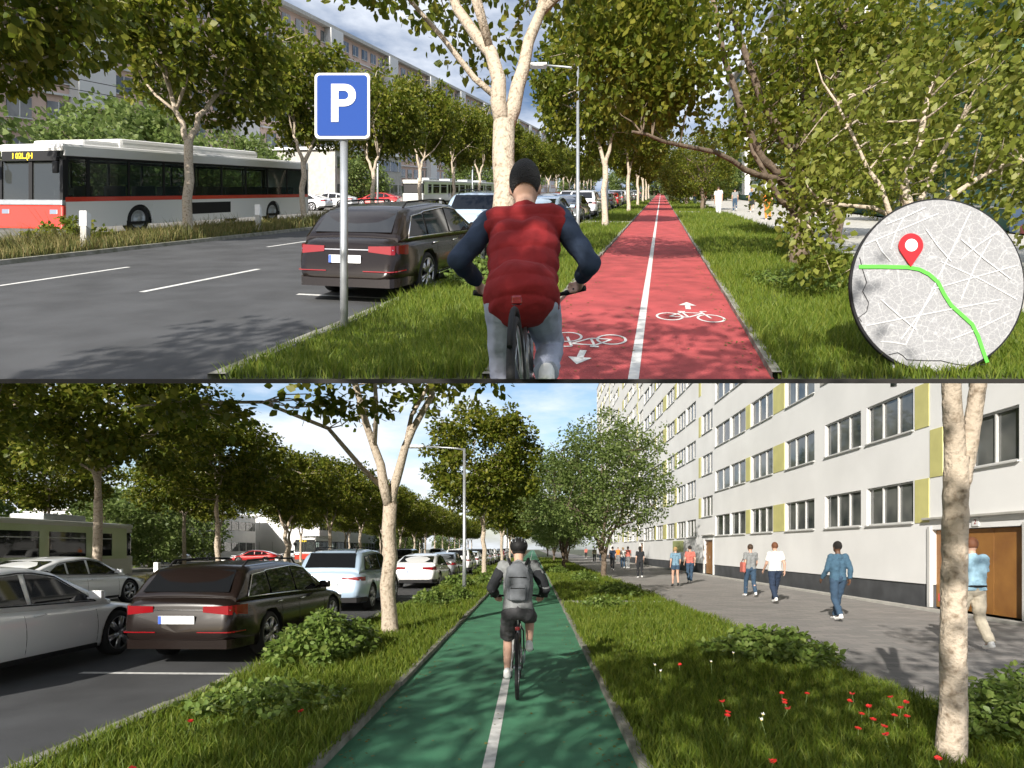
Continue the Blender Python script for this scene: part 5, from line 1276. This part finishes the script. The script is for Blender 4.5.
r2 = n.nodes.new('ShaderNodeValToRGB'); r2.color_ramp.elements[0].position = .35; r2.color_ramp.elements[0].color = (.86, .86, .86, 1); r2.color_ramp.elements[1].position = .6
mm2 = n.nodes.new('ShaderNodeMixRGB'); mm2.blend_type = 'MULTIPLY'; mm2.inputs['Fac'].default_value = .8
v1.inputs['Randomness'].default_value = .8; v3 = n.nodes.new('ShaderNodeTexVoronoi'); v3.feature = 'DISTANCE_TO_EDGE'; v3.inputs['Scale'].default_value = 9; r3 = n.nodes.new('ShaderNodeValToRGB'); r3.color_ramp.elements[0].color = (1, 1, 1, 1); r3.color_ramp.elements[1].color = (.80, .80, .80, 1); r3.color_ramp.elements[0].position = .02; r3.color_ramp.elements[1].position = .04; n.links.new(tcx.outputs['Object'], v3.inputs['Vector']); n.links.new(v3.outputs['Distance'], r3.inputs['Fac']); mm3 = n.nodes.new('ShaderNodeMixRGB'); mm3.blend_type = 'MULTIPLY'; mm3.inputs['Fac'].default_value = 1.0; n.links.new(tcx.outputs['Object'], v1.inputs['Vector']); n.links.new(tcx.outputs['Object'], v2.inputs['Vector'])
n.links.new(v1.outputs['Distance'], r1.inputs['Fac']); n.links.new(v2.outputs['Fac'], r2.inputs['Fac']); n.links.new(r1.outputs['Color'], mm2.inputs['Color1']); n.links.new(r2.outputs['Color'], mm2.inputs['Color2']); n.links.new(mm2.outputs['Color'], mm3.inputs['Color1']); n.links.new(r3.outputs['Color'], mm3.inputs['Color2']); n.links.new(mm3.outputs['Color'], n.nodes['Principled BSDF'].inputs['Base Color'])
b = MB(); b.lathe((0, -.006, mz), [(0, mr * .978), (.008, mr * .978)], 'Y', 96); face = b.build('map_face', mapm, root)
def mp2(px, row, d=.012): return Vector(((px - 937.5) / F * my, -d, mz - (row - 286) / F * my))
def ribbon(nm, pts, w_, m_, d, par):
    P3 = [mp2(*p, d) for p in pts]; L_, R_ = [], []
    for k, p in enumerate(P3):
        t = (P3[min(k + 1, len(P3) - 1)] - P3[max(k - 1, 0)]).normalized(); n_ = Vector((-t.z, 0, t.x)) * w_ / 2; L_.append(p + n_); R_.append(p - n_)
    b = MB(); up_ = [b.b.verts.new(q) for q in L_]; dn = [b.b.verts.new(q) for q in R_]; of = Vector((0, .003, 0)); up2 = [b.b.verts.new(q + of) for q in L_]; dn2 = [b.b.verts.new(q + of) for q in R_]
    for k in range(len(P3) - 1):
        for A_, B_ in ((up_, dn), (up2, up_), (dn, dn2), (dn2, up2)): b.b.faces.new((A_[k], A_[k + 1], B_[k + 1], B_[k]))
    b.b.faces.new((up_[0], dn[0], dn2[0], up2[0])); b.b.faces.new((up_[-1], dn[-1], dn2[-1], up2[-1]))
    return b.build(nm, m_, par)
whm = mat('map_street', (.60, .60, .60), .7)
rg = random.Random(8); sts = [((970, 212), (905, 345)), ((864, 245), (938, 214)), ((905, 345), (880, 342)), ((1016, 300), (940, 262)), ((866, 326), (1000, 300)), ((930, 290), (1016, 266)), ((885, 225), (925, 208)), ((890, 250), (903, 218)), ((960, 300), (990, 240)), ((900, 340), (935, 290)), ((998, 232), (960, 260)), ((950, 340), (1008, 314)), ((875, 240), (890, 262)), ((960, 240), (1010, 280)), ((925, 230), (950, 262)), ((880, 300), (915, 330))]
b_ = None
for k, (a, c) in enumerate(sts): ribbon('map_street', [a, ((a[0] + c[0]) / 2 + rg.uniform(-2, 2), (a[1] + c[1]) / 2 + rg.uniform(-2, 2)), c], .009, whm, .0105 + k * .0003, face)
ribbon('map_border', [(859, 258), (862, 270), (866, 283), (862, 292), (868, 303), (866, 312), (858, 318), (861, 322)], .005, M['black'], .012, face)
ribbon('map_border', [(888, 355), (897, 353), (902, 356), (906, 360), (925, 361), (940, 361), (952, 364), (966, 366), (984, 365)], .005, M['black'], .0125, face)
gl = mat('route_green', (.10, .50, .05), .5)
ribbon('route_line', [(858, 267.5), (880, 267.5), (906, 268), (918, 270), (928, 275), (937, 283), (943, 295), (950, 306), (960, 315), (971, 325), (977, 337), (982, 352), (986, 363)], .032, gl, .0165, root)
pr_ = mat('pin_red', (.62, .015, .02), .35); pc = (909, 247); pts = []
for k in range(25): a = R(-25 + 230 * k / 24); pts.append((pc[0] + 12 * math.cos(a), pc[1] - 12 * math.sin(a)))
pts.append((pc[0], pc[1] + 21)); b = MB(); b.slab([mp2(*p, .030) for p in pts], (0, .012, 0)); pin = b.build('pin', pr_, root)
b = MB(); b.lathe(mp2(*pc, .034), [(0, 6.2 / F * my), (.006, 6.2 / F * my)], 'Y', 32); b.build('pin_hole', M['plate'], pin)
b = MB(); b.tube([(-.35, .06, -.1), (-.35, .06, .5)], .025); b.tube([(.35, .06, -.1), (.35, .06, .5)], .025); b.build('foot', M['steel'], root)
# tram wires
for i, uu in enumerate((-26.5, -24)):
    b = MB(); b.tube([UP.P(uu, v, 6.4 + .12 * math.cos(v / 9)) for v in range(20, 240, 5)], .014, 4); tag(obj('tram_wire', b.mesh('tram_wire', M['black'])), ['overhead wire above the pale tram, left one', 'overhead wire above the pale tram, right one'][i], 'wire', 'overhead wires')
for i in range(4):
    b = MB(); v = 46 + 26 * i; b.tube([UP.P(-23, v, -.1), UP.P(-23, v, 7.2)], .09, 8); b.tube([UP.P(-23, v, 6.8), UP.P(-27.5, v, 7.0)], .04, 6); o = b.build('catenary_pole', M['steel']); tag(o, f'{ORD[i]} pole carrying the tram wires, counted from the left', 'pole', 'wire poles')

# ================================================================== plants on the ground
cur = LOW
def not_cross(ranges):
    def f(u, v):
        k = np.ones(len(u), bool)
        for a, b_, c, d in ranges: k &= ~((u > a) & (u < b_) & (v > c) & (v < d))
        return k
    return f
grass('grass', 'mown green grass verges of the lower scene', [(-3.66, -1.57, 2, 90, 0), (.82, 4.06, 2, 90, 0)], grassM, 1, .07, .18, lim=not_cross([(.8, 4.1, 17.5, 18.3), (-3.7, -1.5, 30.5, 31.8)]))
grass('wild_grass', 'tall wild grass in the median of the lower scene', [(-17.1, -14.8, 8, 110, .02)], dryM, 2, .15, .45, 1.3, cat='grass')
cur = UP
grass('grass', 'mown green grass verges of the upper scene', [(-3.66, -1.44, 4, 90, 0), (.96, 4.40, 3, 90, 0), (4.4, 6.5, 3, 9, 0)], grassM, 3, .07, .18, lim=not_cross([(1.0, 4.4, 44.5, 46.5), (-3.7, -1.4, 29.5, 31)]))
grass('wild_grass', 'tall wild dry grass in front of the bus in the upper scene', [(-17.1, -14.7, 8, 110, .02)], dryM, 4, .12, .42, 1.2, cat='grass')
def litter(label, regions, n, seed):
    rg = np.random.default_rng(seed); A = []
    for (u0, u1, v0, v1) in regions:
        k = n; u = rg.uniform(u0, u1, k) if u1 - u0 > .5 else np.clip(rg.normal((u0 + u1) / 2, (u1 - u0) / 3, k), u0, u1); v = v0 + (v1 - v0) * rg.uniform(0, 1, k) ** 1.6; A.append(np.stack([u, v], 1))
    A = np.concatenate(A); x = A[:, 0] * cur.c + A[:, 1] * cur.s; y = -A[:, 0] * cur.s + A[:, 1] * cur.c; kp = y > (EDGE + .1 if cur is UP else 3.5); x, y = x[kp], y[kp]; n_ = len(x)
    V = leaf_arrays(np.zeros((n_, 3)), np.full(n_, .001), 1, .035, rg, up=3.0); V[:, :, 2] *= .35; V[:, :, 2] -= V[:, :, 2].min(1)[:, None]; V[:, :, 0] += x[:, None]; V[:, :, 1] += y[:, None]; V[:, :, 2] += .007 + cur.k * V[:, :, 1]
    tag(obj('fallen_leaves', leaf_mesh('fallen_leaves', V, dryM)), label, 'leaf litter', kind='stuff')
cur = LOW; litter('dry fallen leaves scattered on the green path and along its kerbs', [(-1.5, .75, 4, 30), (-1.52, -1.25, 4, 30), (.5, .75, 4, 30)], 260, 7)
cur = UP; litter('dry fallen leaves scattered on the red path and along its kerbs', [(-1.38, .9, 5, 30), (-1.38, -1.1, 5, 30), (.65, .9, 5, 30)], 260, 8)
cur = LOW
bush('big leafy plant beside the front wheel of the dark estate', -3.05, 8.7, .62, 1.5, .62, 90, .085, 130, 30)
bush('low leafy plant on the verge nearest the camera, left of the green path', -2.65, 5.9, .75, .75, .22, 91, .07, 60, 18)
bush('small plant on the verge behind the tall forked trunk', -2.8, 16.5, .5, .9, .45, 92, .09, 60, 24)
bush('leafy plant at the foot of the lower street lamp', -2.3, 18.2, .5, .9, .4, 93, .09, 50, 24)
bush('pale leafy mound on the right verge near the pavement edge', 3.35, 8.7, .85, .8, .42, 94, .085, 150, 28)
bush('leafy mound on the right verge below the many-limbed tree', 3.0, 20.5, .9, 1.2, .4, 95, .1, 70, 22)
bush('small low plant before the cross path of the lower scene', 1.9, 16.2, .6, .8, .25, 96, .09, 40, 18)
bush('dark green bush right of the near pale trunk at the lower right edge', 4.35, 5.2, .85, .6, .50, 97, .065, 150, 28)
bush('leafy bush at the far bottom right corner behind the near trunk', 5.6, 6.2, 1.0, .6, .42, 98, .065, 110, 26)
for i, (u, v) in enumerate(((-3.0, 24), (-2.0, 27), (-3.1, 38), (2.4, 28), (1.6, 38))): bush(f'{["leafy clump past the street lamp by the parked white saloon", "leafy clump at the path edge past the street lamp", "far leafy clump beside the grey saloon", "clump on the right verge past the cross path", "far clump on the right verge below the second light tree"][i]}', u, v, .6, 1.3, .5, 100 + i, .12, 60, 20)
cur = UP
bush('leafy plant between the dark estate and the rider in the red vest', -3.1, 10.0, .42, .95, .42, 110, .085, 80, 26)
bush('low flowering plant on the right verge of the red path', 2.3, 11.0, .9, .7, .2, 111, .07, 60, 18)
bush('leafy sucker plant at the foot of the arching tree', 4.1, 12.2, .6, .6, .7, 112, .10, 60, 18)
for i, (u, v) in enumerate(((-17.0, 30), (-17.2, 37), (-16.9, 44), (-17, 14), (-17, 60))): bush(f'{ORD[i]} scrubby bush of the upper median', u, v, .8, 1.6, .8, 113 + i, .12, 50, 20, leafA)
# hedges and shrubs beyond the side road
SHK = dict(fork=.6, r0=.12, cz=2.6, rx=3.2, rz=2.4, nfork=3, ncl=200, nleaf=36, size=.26, crad=.6, lm=leafB, bm_=M['bark2'], cutlow=.4)
cur = LOW
sp = plant_tree('background_tree', 'low pale green tree beyond the side road, first right of the green tram', -30, 42, 'far trees beyond the side road', seed=120, **SHK)
for i, (u, v, s_) in enumerate(((-36, 30, 1.5), (-34, 52, 1.2), (-42, 60, 1.6), (-46, 78, 1.5), (-50, 48, 1.9), (-33, 22, 1.6), (-58, 95, 2), (-30, 128, 1.3), (-32, 150, 1.5), (-25, 175, 1.4), (-48, 34, 2.0))):
    o = copy_tree(sp); o.location = LOW.P(u, v); o.scale = (s_,) * 3; o.rotation_euler = (0, 0, i * 1.1); o['label'] = f'{ORD[i + 1]} pale green tree in the far background left of the lower street'
cur = UP
sp = plant_tree('background_tree', 'shrub with reddish blossoms above the roof of the bus', -30, 26, 'far trees beyond the side road', seed=121, **SHK)
for i, (u, v, s_) in enumerate(((-32, 18, 1.5), (-34, 34, 1.4), (-33, 62, 1.0), (-36, 46, 1.2), (-32, 100, 1.4), (-20, 150, 1.6), (-10, 175, 1.6), (-2, 190, 1.6), (5, 180, 1.7), (11, 150, 1.6), (18, 190, 2), (-30, 130, 1.6), (7.5, 95, 1.2), (9.8, 112, 1.3))):
    o = copy_tree(sp); o.location = UP.P(u, v); o.scale = (s_,) * 3; o.rotation_euler = (0, 0, i * 1.1); o['label'] = f'{ORD[i + 1]} bushy tree in the background of the upper scene'
# poppies and daisies
petal = mat('poppy_red', (.50, .018, .012), .6); daisy = mat('daisy_white', (.8, .8, .78), .6)
def flower(u, v, h, m_, name, label, cat, group, seed):
    rg = random.Random(seed); root = empty(name, label, cat, group, LOW.P(u, v)); lx, ly = rg.uniform(-.05, .05), rg.uniform(-.05, .05)
    b = MB(); b.tube([(0, 0, 0), (lx * .4, ly * .4, h * .5), (lx, ly, h)], .003, 4); b.build('stem', MATS['plant_stem'], root)
    b = MB(); n = 5 if m_ is petal else 9; r_ = .027 if m_ is petal else .016
    for k in range(n):
        a = k * 2 * math.pi / n + rg.uniform(-.2, .2); c, s_ = math.cos(a), math.sin(a); zz = rg.uniform(.006, .022)
        w_ = .75 if m_ is petal else .3
        p0 = Vector((lx, ly, h)); q = [p0, p0 + Vector((c * r_ * .6 - s_ * r_ * w_, s_ * r_ * .6 + c * r_ * w_, zz)), p0 + Vector((c * r_, s_ * r_, zz * 1.4)), p0 + Vector((c * r_ * .6 + s_ * r_ * w_, s_ * r_ * .6 - c * r_ * w_, zz))]
        b.slab(q, (0, 0, .0015))
    b.build('petals', m_, root)
    b = MB(); ell(b, (lx, ly, h + .006), (.008, .008, .006)); b.build('flower_centre', M['black'] if m_ is petal else mat('daisy_yellow', (.7, .5, .05), .6), root)
spots = [(805, 690), (790, 697), (848, 698), (855, 690), (862, 708), (869, 703), (872, 716), (858, 722), (896, 694), (900, 703), (905, 698), (908, 712), (886, 722), (890, 730), (727, 698), (721, 706), (729, 711), (783, 690), (789, 699), (679, 662), (768, 757), (945, 754), (781, 703), (893, 712), (186, 718), (130, 766), (299, 706)]
for i, (px, row) in enumerate(spots):
    y = 1.42 * F / (row - 548); x = (px - 512) / F * y; u, v = LOW.uv(x, y)
    flower(u, v, .15, petal, 'poppy', 'red poppy growing in the grass' if i < 24 else 'red poppy in the grass left of the green path', 'flower', 'red poppies in the right verge' if i < 24 else 'red poppies in the left verge', i)
for i, (px, row) in enumerate(((656, 668), (661, 673), (759, 716), (768, 724), (712, 664), (735, 655))):
    y = 1.44 * F / (row - 548); x = (px - 512) / F * y; u, v = LOW.uv(x, y); flower(u, v, .2, daisy, 'daisy', 'small white daisy growing in the grass right of the green path', 'flower', 'white daisies in the right verge', 40 + i)

# ================================================================== people
def clo(nm, c, **k): return mat('cloth_' + nm, c, .9, var=.10, scale=12, bump=.35, bscale=22, **k)
den, dark, lb, wh_, tan = clo('denim', (.035, .07, .12)), clo('dark', (.018, .02, .024)), clo('light_blue', (.30, .48, .60)), clo('white', (.70, .70, .68)), clo('tan', (.48, .43, .34))
redc, coral, grey, olive, orange, navy = clo('red', (.21, .007, .009)), clo('coral', (.50, .14, .11)), clo('grey', (.22, .23, .235)), clo('olive', (.15, .15, .09)), clo('orange', (.75, .22, .03)), clo('navy', (.02, .035, .07))
jacket = clo('denim_jacket', (.05, .11, .17)); hb = mat('hair_brown', (.05, .028, .015), .7); hk = mat('hair_black', (.012, .01, .009), .7, bump=1.0, bscale=130); hbl = mat('hair_blond', (.42, .27, .12), .7); hred = mat('hair_auburn', (.14, .05, .02), .7)
paleblue = clo('pale_blue_jeans', (.34, .37, .47)); shoeb = mat('shoe_black', (.02, .02, .02), .6)
cur = LOW
def at(root, x, y, rz): root.location = (x, y, cur.k * y + .0); root.rotation_euler = (0, 0, rz)
def person_at(px, row, h, facing, label, zoff=-.01, **kw):
    d = EYE * F / (row - (548 if cur is LOW else 190)); x = (px - 512) / F * d
    J = pose_walk(h, kw.pop('ph', 1.0), kw.pop('arm', 1.0)); r_ = build_person(J, label, kw.pop('skin', M['skin1']), **kw); at(r_, x, d, facing); r_.location.z += zoff; return r_
G1 = 'walkers on the lower pavement'
AW = -LOW.yaw
person_at(838, 620.5, 1.78, AW + .10, 'man in blue denim jacket and jeans walking alone', skin=M['skin2'], top=jacket, bottom=den, hair=hk, sleeves='long', group=G1, ph=-.8, fine=True, hemlow=.04)
person_at(972, 650, 1.80, AW + .02, 'man in light blue t-shirt and tan trousers behind the near trunk', top=lb, bottom=tan, hair=hred, belt=M['black'], group=G1, ph=.9, fine=True, stock=1.08, loose=.012)
person_at(775, 603, 1.80, AW, 'man in white shirt and dark blue jeans, right one of a pair', top=wh_, bottom=navy, hair=hred, group=G1, ph=-1.0, loose=.012)
pj = person_at(750.5, 596.5, 1.76, AW, 'man in pale grey shirt and jeans, left one of a pair, bag at his side', top=grey, bottom=den, hair=hb, group=G1, ph=.8)
person_at(690, 583, 1.74, AW + .05, 'man in coral shirt and blue jeans beside the blond woman', top=coral, bottom=den, hair=hk, group=G1, ph=-.4)
person_at(675.5, 586, 1.68, AW, 'blond woman in light blue top and short shorts', top=clo('top_blue', (.16, .27, .36)), bottom=den, hair=hbl, legs='short', hairlen='bun', group=G1, ph=.5, stock=.88, shoes=shoeb)
person_at(640, 578, 1.72, AW, 'person in black t-shirt and dark trousers walking alone', top=dark, bottom=dark, hair=hk, group=G1, ph=.5, hairlen='long', stock=.95)
person_at(628, 568.5, 1.76, AW, 'man in salmon shirt, right one of a distant pair', top=coral, bottom=grey, hair=hb, group=G1, ph=-.4)
person_at(623, 568.5, 1.70, AW, 'person in pale top and jeans, left one of a distant pair', top=wh_, bottom=den, hair=hbl, group=G1, ph=.4)
person_at(612.5, 570, 1.74, AW, 'person in dark teal clothes right behind the many-limbed trunk', top=navy, bottom=dark, hair=hk, group=G1, ph=-.5)
person_at(601, 562.5, 1.72, FA + AW, 'far walker in white top beside the pavement trees', top=wh_, bottom=den, hair=hb, group=G1, ph=.6)
person_at(594.5, 562, 1.72, AW, 'far walker in brown jacket left of the one in white', top=olive, bottom=dark, hair=hred, group=G1, ph=.4)
person_at(586, 558.5, 1.72, AW, 'distant walker in red top, leftmost on the pavement', top=coral, bottom=dark, hair=hk, group=G1, ph=.4)
person_at(618, 563.5, 1.72, FA + AW, 'distant walker in orange shirt between the trunk and the pair', top=orange, bottom=grey, hair=hk, group=G1, ph=.4)
# handbag hanging beside the man in grey
d = EYE * F / (596.5 - 548); b = MB(); b.box((0, 0, .0), (.10, .30, .34), bev=.04); bg_ = b.build('shoulder_bag', coral); bg_.location = (pj.location.x - .26, d, .98); b2 = MB(); b2.tube([(0, -.12, .15), (.1, -.03, .45), (.1, .04, .45), (0, .12, .15)], .012, 6); st = b2.build('strap', M['skin2'], bg_)
tag(bg_, 'coral red shoulder bag carried by the man in grey', 'bag')
# ---- riders
def ride_pose(hz=.98, lean=.25, s=1.0, hand_z=1.06, el=.36, hw=.29):
    J = dict(hip=Vector((0, -.25, hz)), waist=Vector((0, -.19, hz + .16)), chest=Vector((0, -.19 + lean * .75, hz + .36)), neck=Vector((0, -.19 + lean * 1.15, hz + .53)), head=Vector((0, -.14 + lean * 1.4, hz + .67)))
    for sx, n, kz, az, ky, ay in ((-1, 'L', .56, .20, .14, -.06), (1, 'R', .80, .52, .20, -.10)):
        J['hip' + n] = Vector((sx * .09, -.24, hz - .03)); J['knee' + n] = Vector((sx * .13, ky, kz)); J['ankle' + n] = Vector((sx * .125, ay - .06, az)); J['toe' + n] = Vector((sx * .125, ay + .09, az - .055))
        J['sh' + n] = Vector((sx * .185, -.19 + lean * 1.0, hz + .49)); J['el' + n] = Vector((sx * el, .04, hz + .23)); J['wr' + n] = Vector((sx * hw, .26, hand_z)); J['hd' + n] = Vector((0, .6, -.4))
    J['s'] = 1.0; return J
rx, ry = .075, 6.95
bk = make_bicycle('dark bicycle ridden on the green path by the person with the backpack', M['pblack'], (rx, ry, 0), AW)
J = ride_pose(.92, .22, el=.31, hw=.28)
rd = build_person(J, 'cyclist in grey shirt, black sleeves and dark shorts with a black helmet riding away', M['skin1'], grey, clo('shorts_dark', (.06, .06, .065)), hk, 'cyclists', sleeves='long', legs='shorts', fine=True, grip=True, stock=.95)
rd.location = (rx, ry, 0); rd.rotation_euler = (0, 0, AW)
# black undershirt sleeves over the grey ones
for n in 'LR': b = MB(); capsule(b, J['sh' + n].lerp(J['el' + n], .22), J['el' + n], .071, .064); capsule(b, J['el' + n], J['el' + n].lerp(J['wr' + n], .95), .063, .049, caps=False); ell(b, J['el' + n], (.063,) * 3); fused(b, 'black_sleeve', dark, rd, .0085, 2)
hc = J['head']; b = MB(); ell(b, hc + Vector((0, -.005, .055)), (.108, .14, .10)); o = fused(b, 'helmet', M['black'], rd, .008, 1)
bmm = bmesh.new(); bmm.from_mesh(o.data); bmesh.ops.bisect_plane(bmm, geom=bmm.verts[:] + bmm.edges[:] + bmm.faces[:], plane_co=hc + Vector((0, 0, .01)), plane_no=(0, .1, -1), clear_outer=True); bmm.to_mesh(o.data); bmm.free()
b = MB()
for k in (-2, -1, 0, 1, 2): b.tube([hc + Vector((k * .036, .12 * math.cos(a) * .98 - .005, .055 + .098 * math.sin(a) * (1 - .04 * k * k))) for a in np.linspace(.5, 2.6, 8)], .008, 6)
b.build('helmet_ribs', M['pgrey'], o)
b = MB(); c = (J['chest'] + J['waist']) / 2; ell(b, c + Vector((0, -.20, .06)), (.145, .085, .235)); b.box(c + Vector((0, -.19, .05)), (.25, .12, .38), bev=.04); b.box(c + Vector((0, -.26, -.05)), (.19, .07, .18), bev=.03)
bp = fused(b, 'backpack', clo('pack', (.13, .14, .155)), None, .009, 2); bp.location = (rx, ry, 0); bp.rotation_euler = (0, 0, AW); tag(bp, 'dark grey backpack on the cyclist on the green path', 'backpack')
b = MB()
for sx in (-1, 1): b.tube([c + Vector((sx * .07, -.14, .22)), J['sh' + ('L' if sx < 0 else 'R')] + Vector((-sx * .07, -.03, .085)), J['sh' + ('L' if sx < 0 else 'R')] + Vector((-sx * .06, .10, .02)), c + Vector((sx * .12, .10, -.05))], .017, 6)
b.build('strap', M['black'], bp)
b = MB(); b.tube([c + Vector((-.10, -.285, .12)), c + Vector((.10, -.285, .12))], .004, 4); b.tube([c + Vector((-.08, -.30, .0)), c + Vector((.08, -.30, .0))], .004, 4); b.build('zip', M['black'], bp)

# rider in the red vest on the ledge: the street is cut there, so the figure ends at the ledge
cur = UP
vx, vy = .075, 3.36
J = ride_pose(.90, .12, hand_z=1.05, el=.40, hw=.34)
J['elL'] = Vector((-.36, -.12, 1.16)); J['elR'] = Vector((.36, -.04, 1.15)); J['wrL'] = Vector((-.30, .19, 1.19)); J['wrR'] = Vector((.31, .20, 1.19)); J['hdL'] = J['hdR'] = Vector((0, .9, -.12)); J['head'] = Vector((0, -.02, 1.60)); J['neck'] = Vector((0, -.05, 1.44)); J['shL'] = Vector((-.19, -.08, 1.385)); J['shR'] = Vector((.19, -.08, 1.385)); J['chest'] = Vector((0, -.10, 1.25)); J['waist'] = Vector((0, -.18, 1.04))
rz = -UP.yaw * .4
vr = build_person(J, 'cyclist seen from behind in a dark red quilted vest over black sleeves', M['skin1'], redc, paleblue, hk, 'cyclists', sleeves='none', fine=True, grip=True, stock=1.0, loose=.016, hemlow=.07)
for n in 'LR': b = MB(); ell(b, J['sh' + n] + Vector((0, 0, -.02)), (.07,) * 3); capsule(b, J['sh' + n], J['el' + n], .068, .058); capsule(b, J['el' + n], J['el' + n].lerp(J['wr' + n], .95), .058, .045, caps=False); ell(b, J['el' + n], (.058,) * 3); fused(b, 'black_sleeve', navy, vr, .0085, 2)
b = MB(); capsule(b, J['neck'] + Vector((0, -.005, -.05)), J['neck'] + Vector((0, 0, .03)), .092, .078, caps=False); fused(b, 'collar', redc, vr, .009, 2)
vb = make_bicycle('bicycle under the rider in the red vest, mostly hidden by the ledge', M['pgrey'], (0, 0, 0), 0, None, bar=.12)
for root in (vr, vb):
    root.location = (vx, vy, K * vy + .02); root.rotation_euler = (0, 0, rz)
bpy.context.view_layer.update()
def cut_at_ledge(root):
    for o in list(root.children_recursive):
        if o.type != 'MESH': continue
        mi = o.matrix_world.inverted(); co = mi @ Vector((0, 0, EYE)); no = (mi.to_3x3() @ Vector((0, c_, -1))).normalized()
        bmm = bmesh.new(); bmm.from_mesh(o.data)
        r_ = bmesh.ops.bisect_plane(bmm, geom=bmm.verts[:] + bmm.edges[:] + bmm.faces[:], plane_co=co, plane_no=no, clear_outer=True)
        ed = [e for e in r_['geom_cut'] if isinstance(e, bmesh.types.BMEdge)]
        if ed:
            try: bmesh.ops.holes_fill(bmm, edges=ed)
            except Exception: pass
        if not bmm.verts: bmm.free(); [bpy.data.objects.remove(k) for k in list(o.children)] if False else None; o['_gone'] = 1; continue
        bmm.to_mesh(o.data); bmm.free()
    for o in [q for q in root.children_recursive if q.get('_gone')]: bpy.data.objects.remove(o)
cut_at_ledge(vr); cut_at_ledge(vb)

# walkers of the upper scene
AU = -UP.yaw; G2 = 'walkers on the upper pavement'
person_at(768, 219.5, 1.72, AU, 'woman in a long orange dress on the upper pavement', top=orange, bottom=orange, hair=hb, skirt=True, hairlen='long', group=G2, ph=.3)
person_at(718.5, 214.5, 1.84, AU, 'tall person all in white, standing out among the upper walkers', top=wh_, bottom=wh_, hair=hb, group=G2, ph=-.5, loose=.02)
person_at(752, 212, 1.74, AU, 'person in blue shirt and dark shorts left of the orange dress', top=den, bottom=dark, hair=hbl, legs='shorts', group=G2, ph=.4)
person_at(735, 211, 1.74, AU, 'person in grey shirt right of the one in white', top=grey, bottom=den, hair=hk, group=G2, ph=.4)
person_at(704, 209.5, 1.72, AU, 'person in salmon top left of the one in white', top=coral, bottom=tan, hair=hb, group=G2, ph=.5)
person_at(695, 205, 1.70, FA + AU, 'far walker in coral shirt of the upper scene', top=coral, bottom=den, hair=hk, group=G2, ph=.4)
person_at(688, 204, 1.70, AU, 'far walker in blue shirt of the upper scene', top=lb, bottom=dark, hair=hk, group=G2, ph=.4)
person_at(681.5, 203.5, 1.70, AU, 'leftmost far walker in white shirt of the upper scene', top=wh_, bottom=den, hair=hb, group=G2, ph=.4)
bpy.context.view_layer.update()
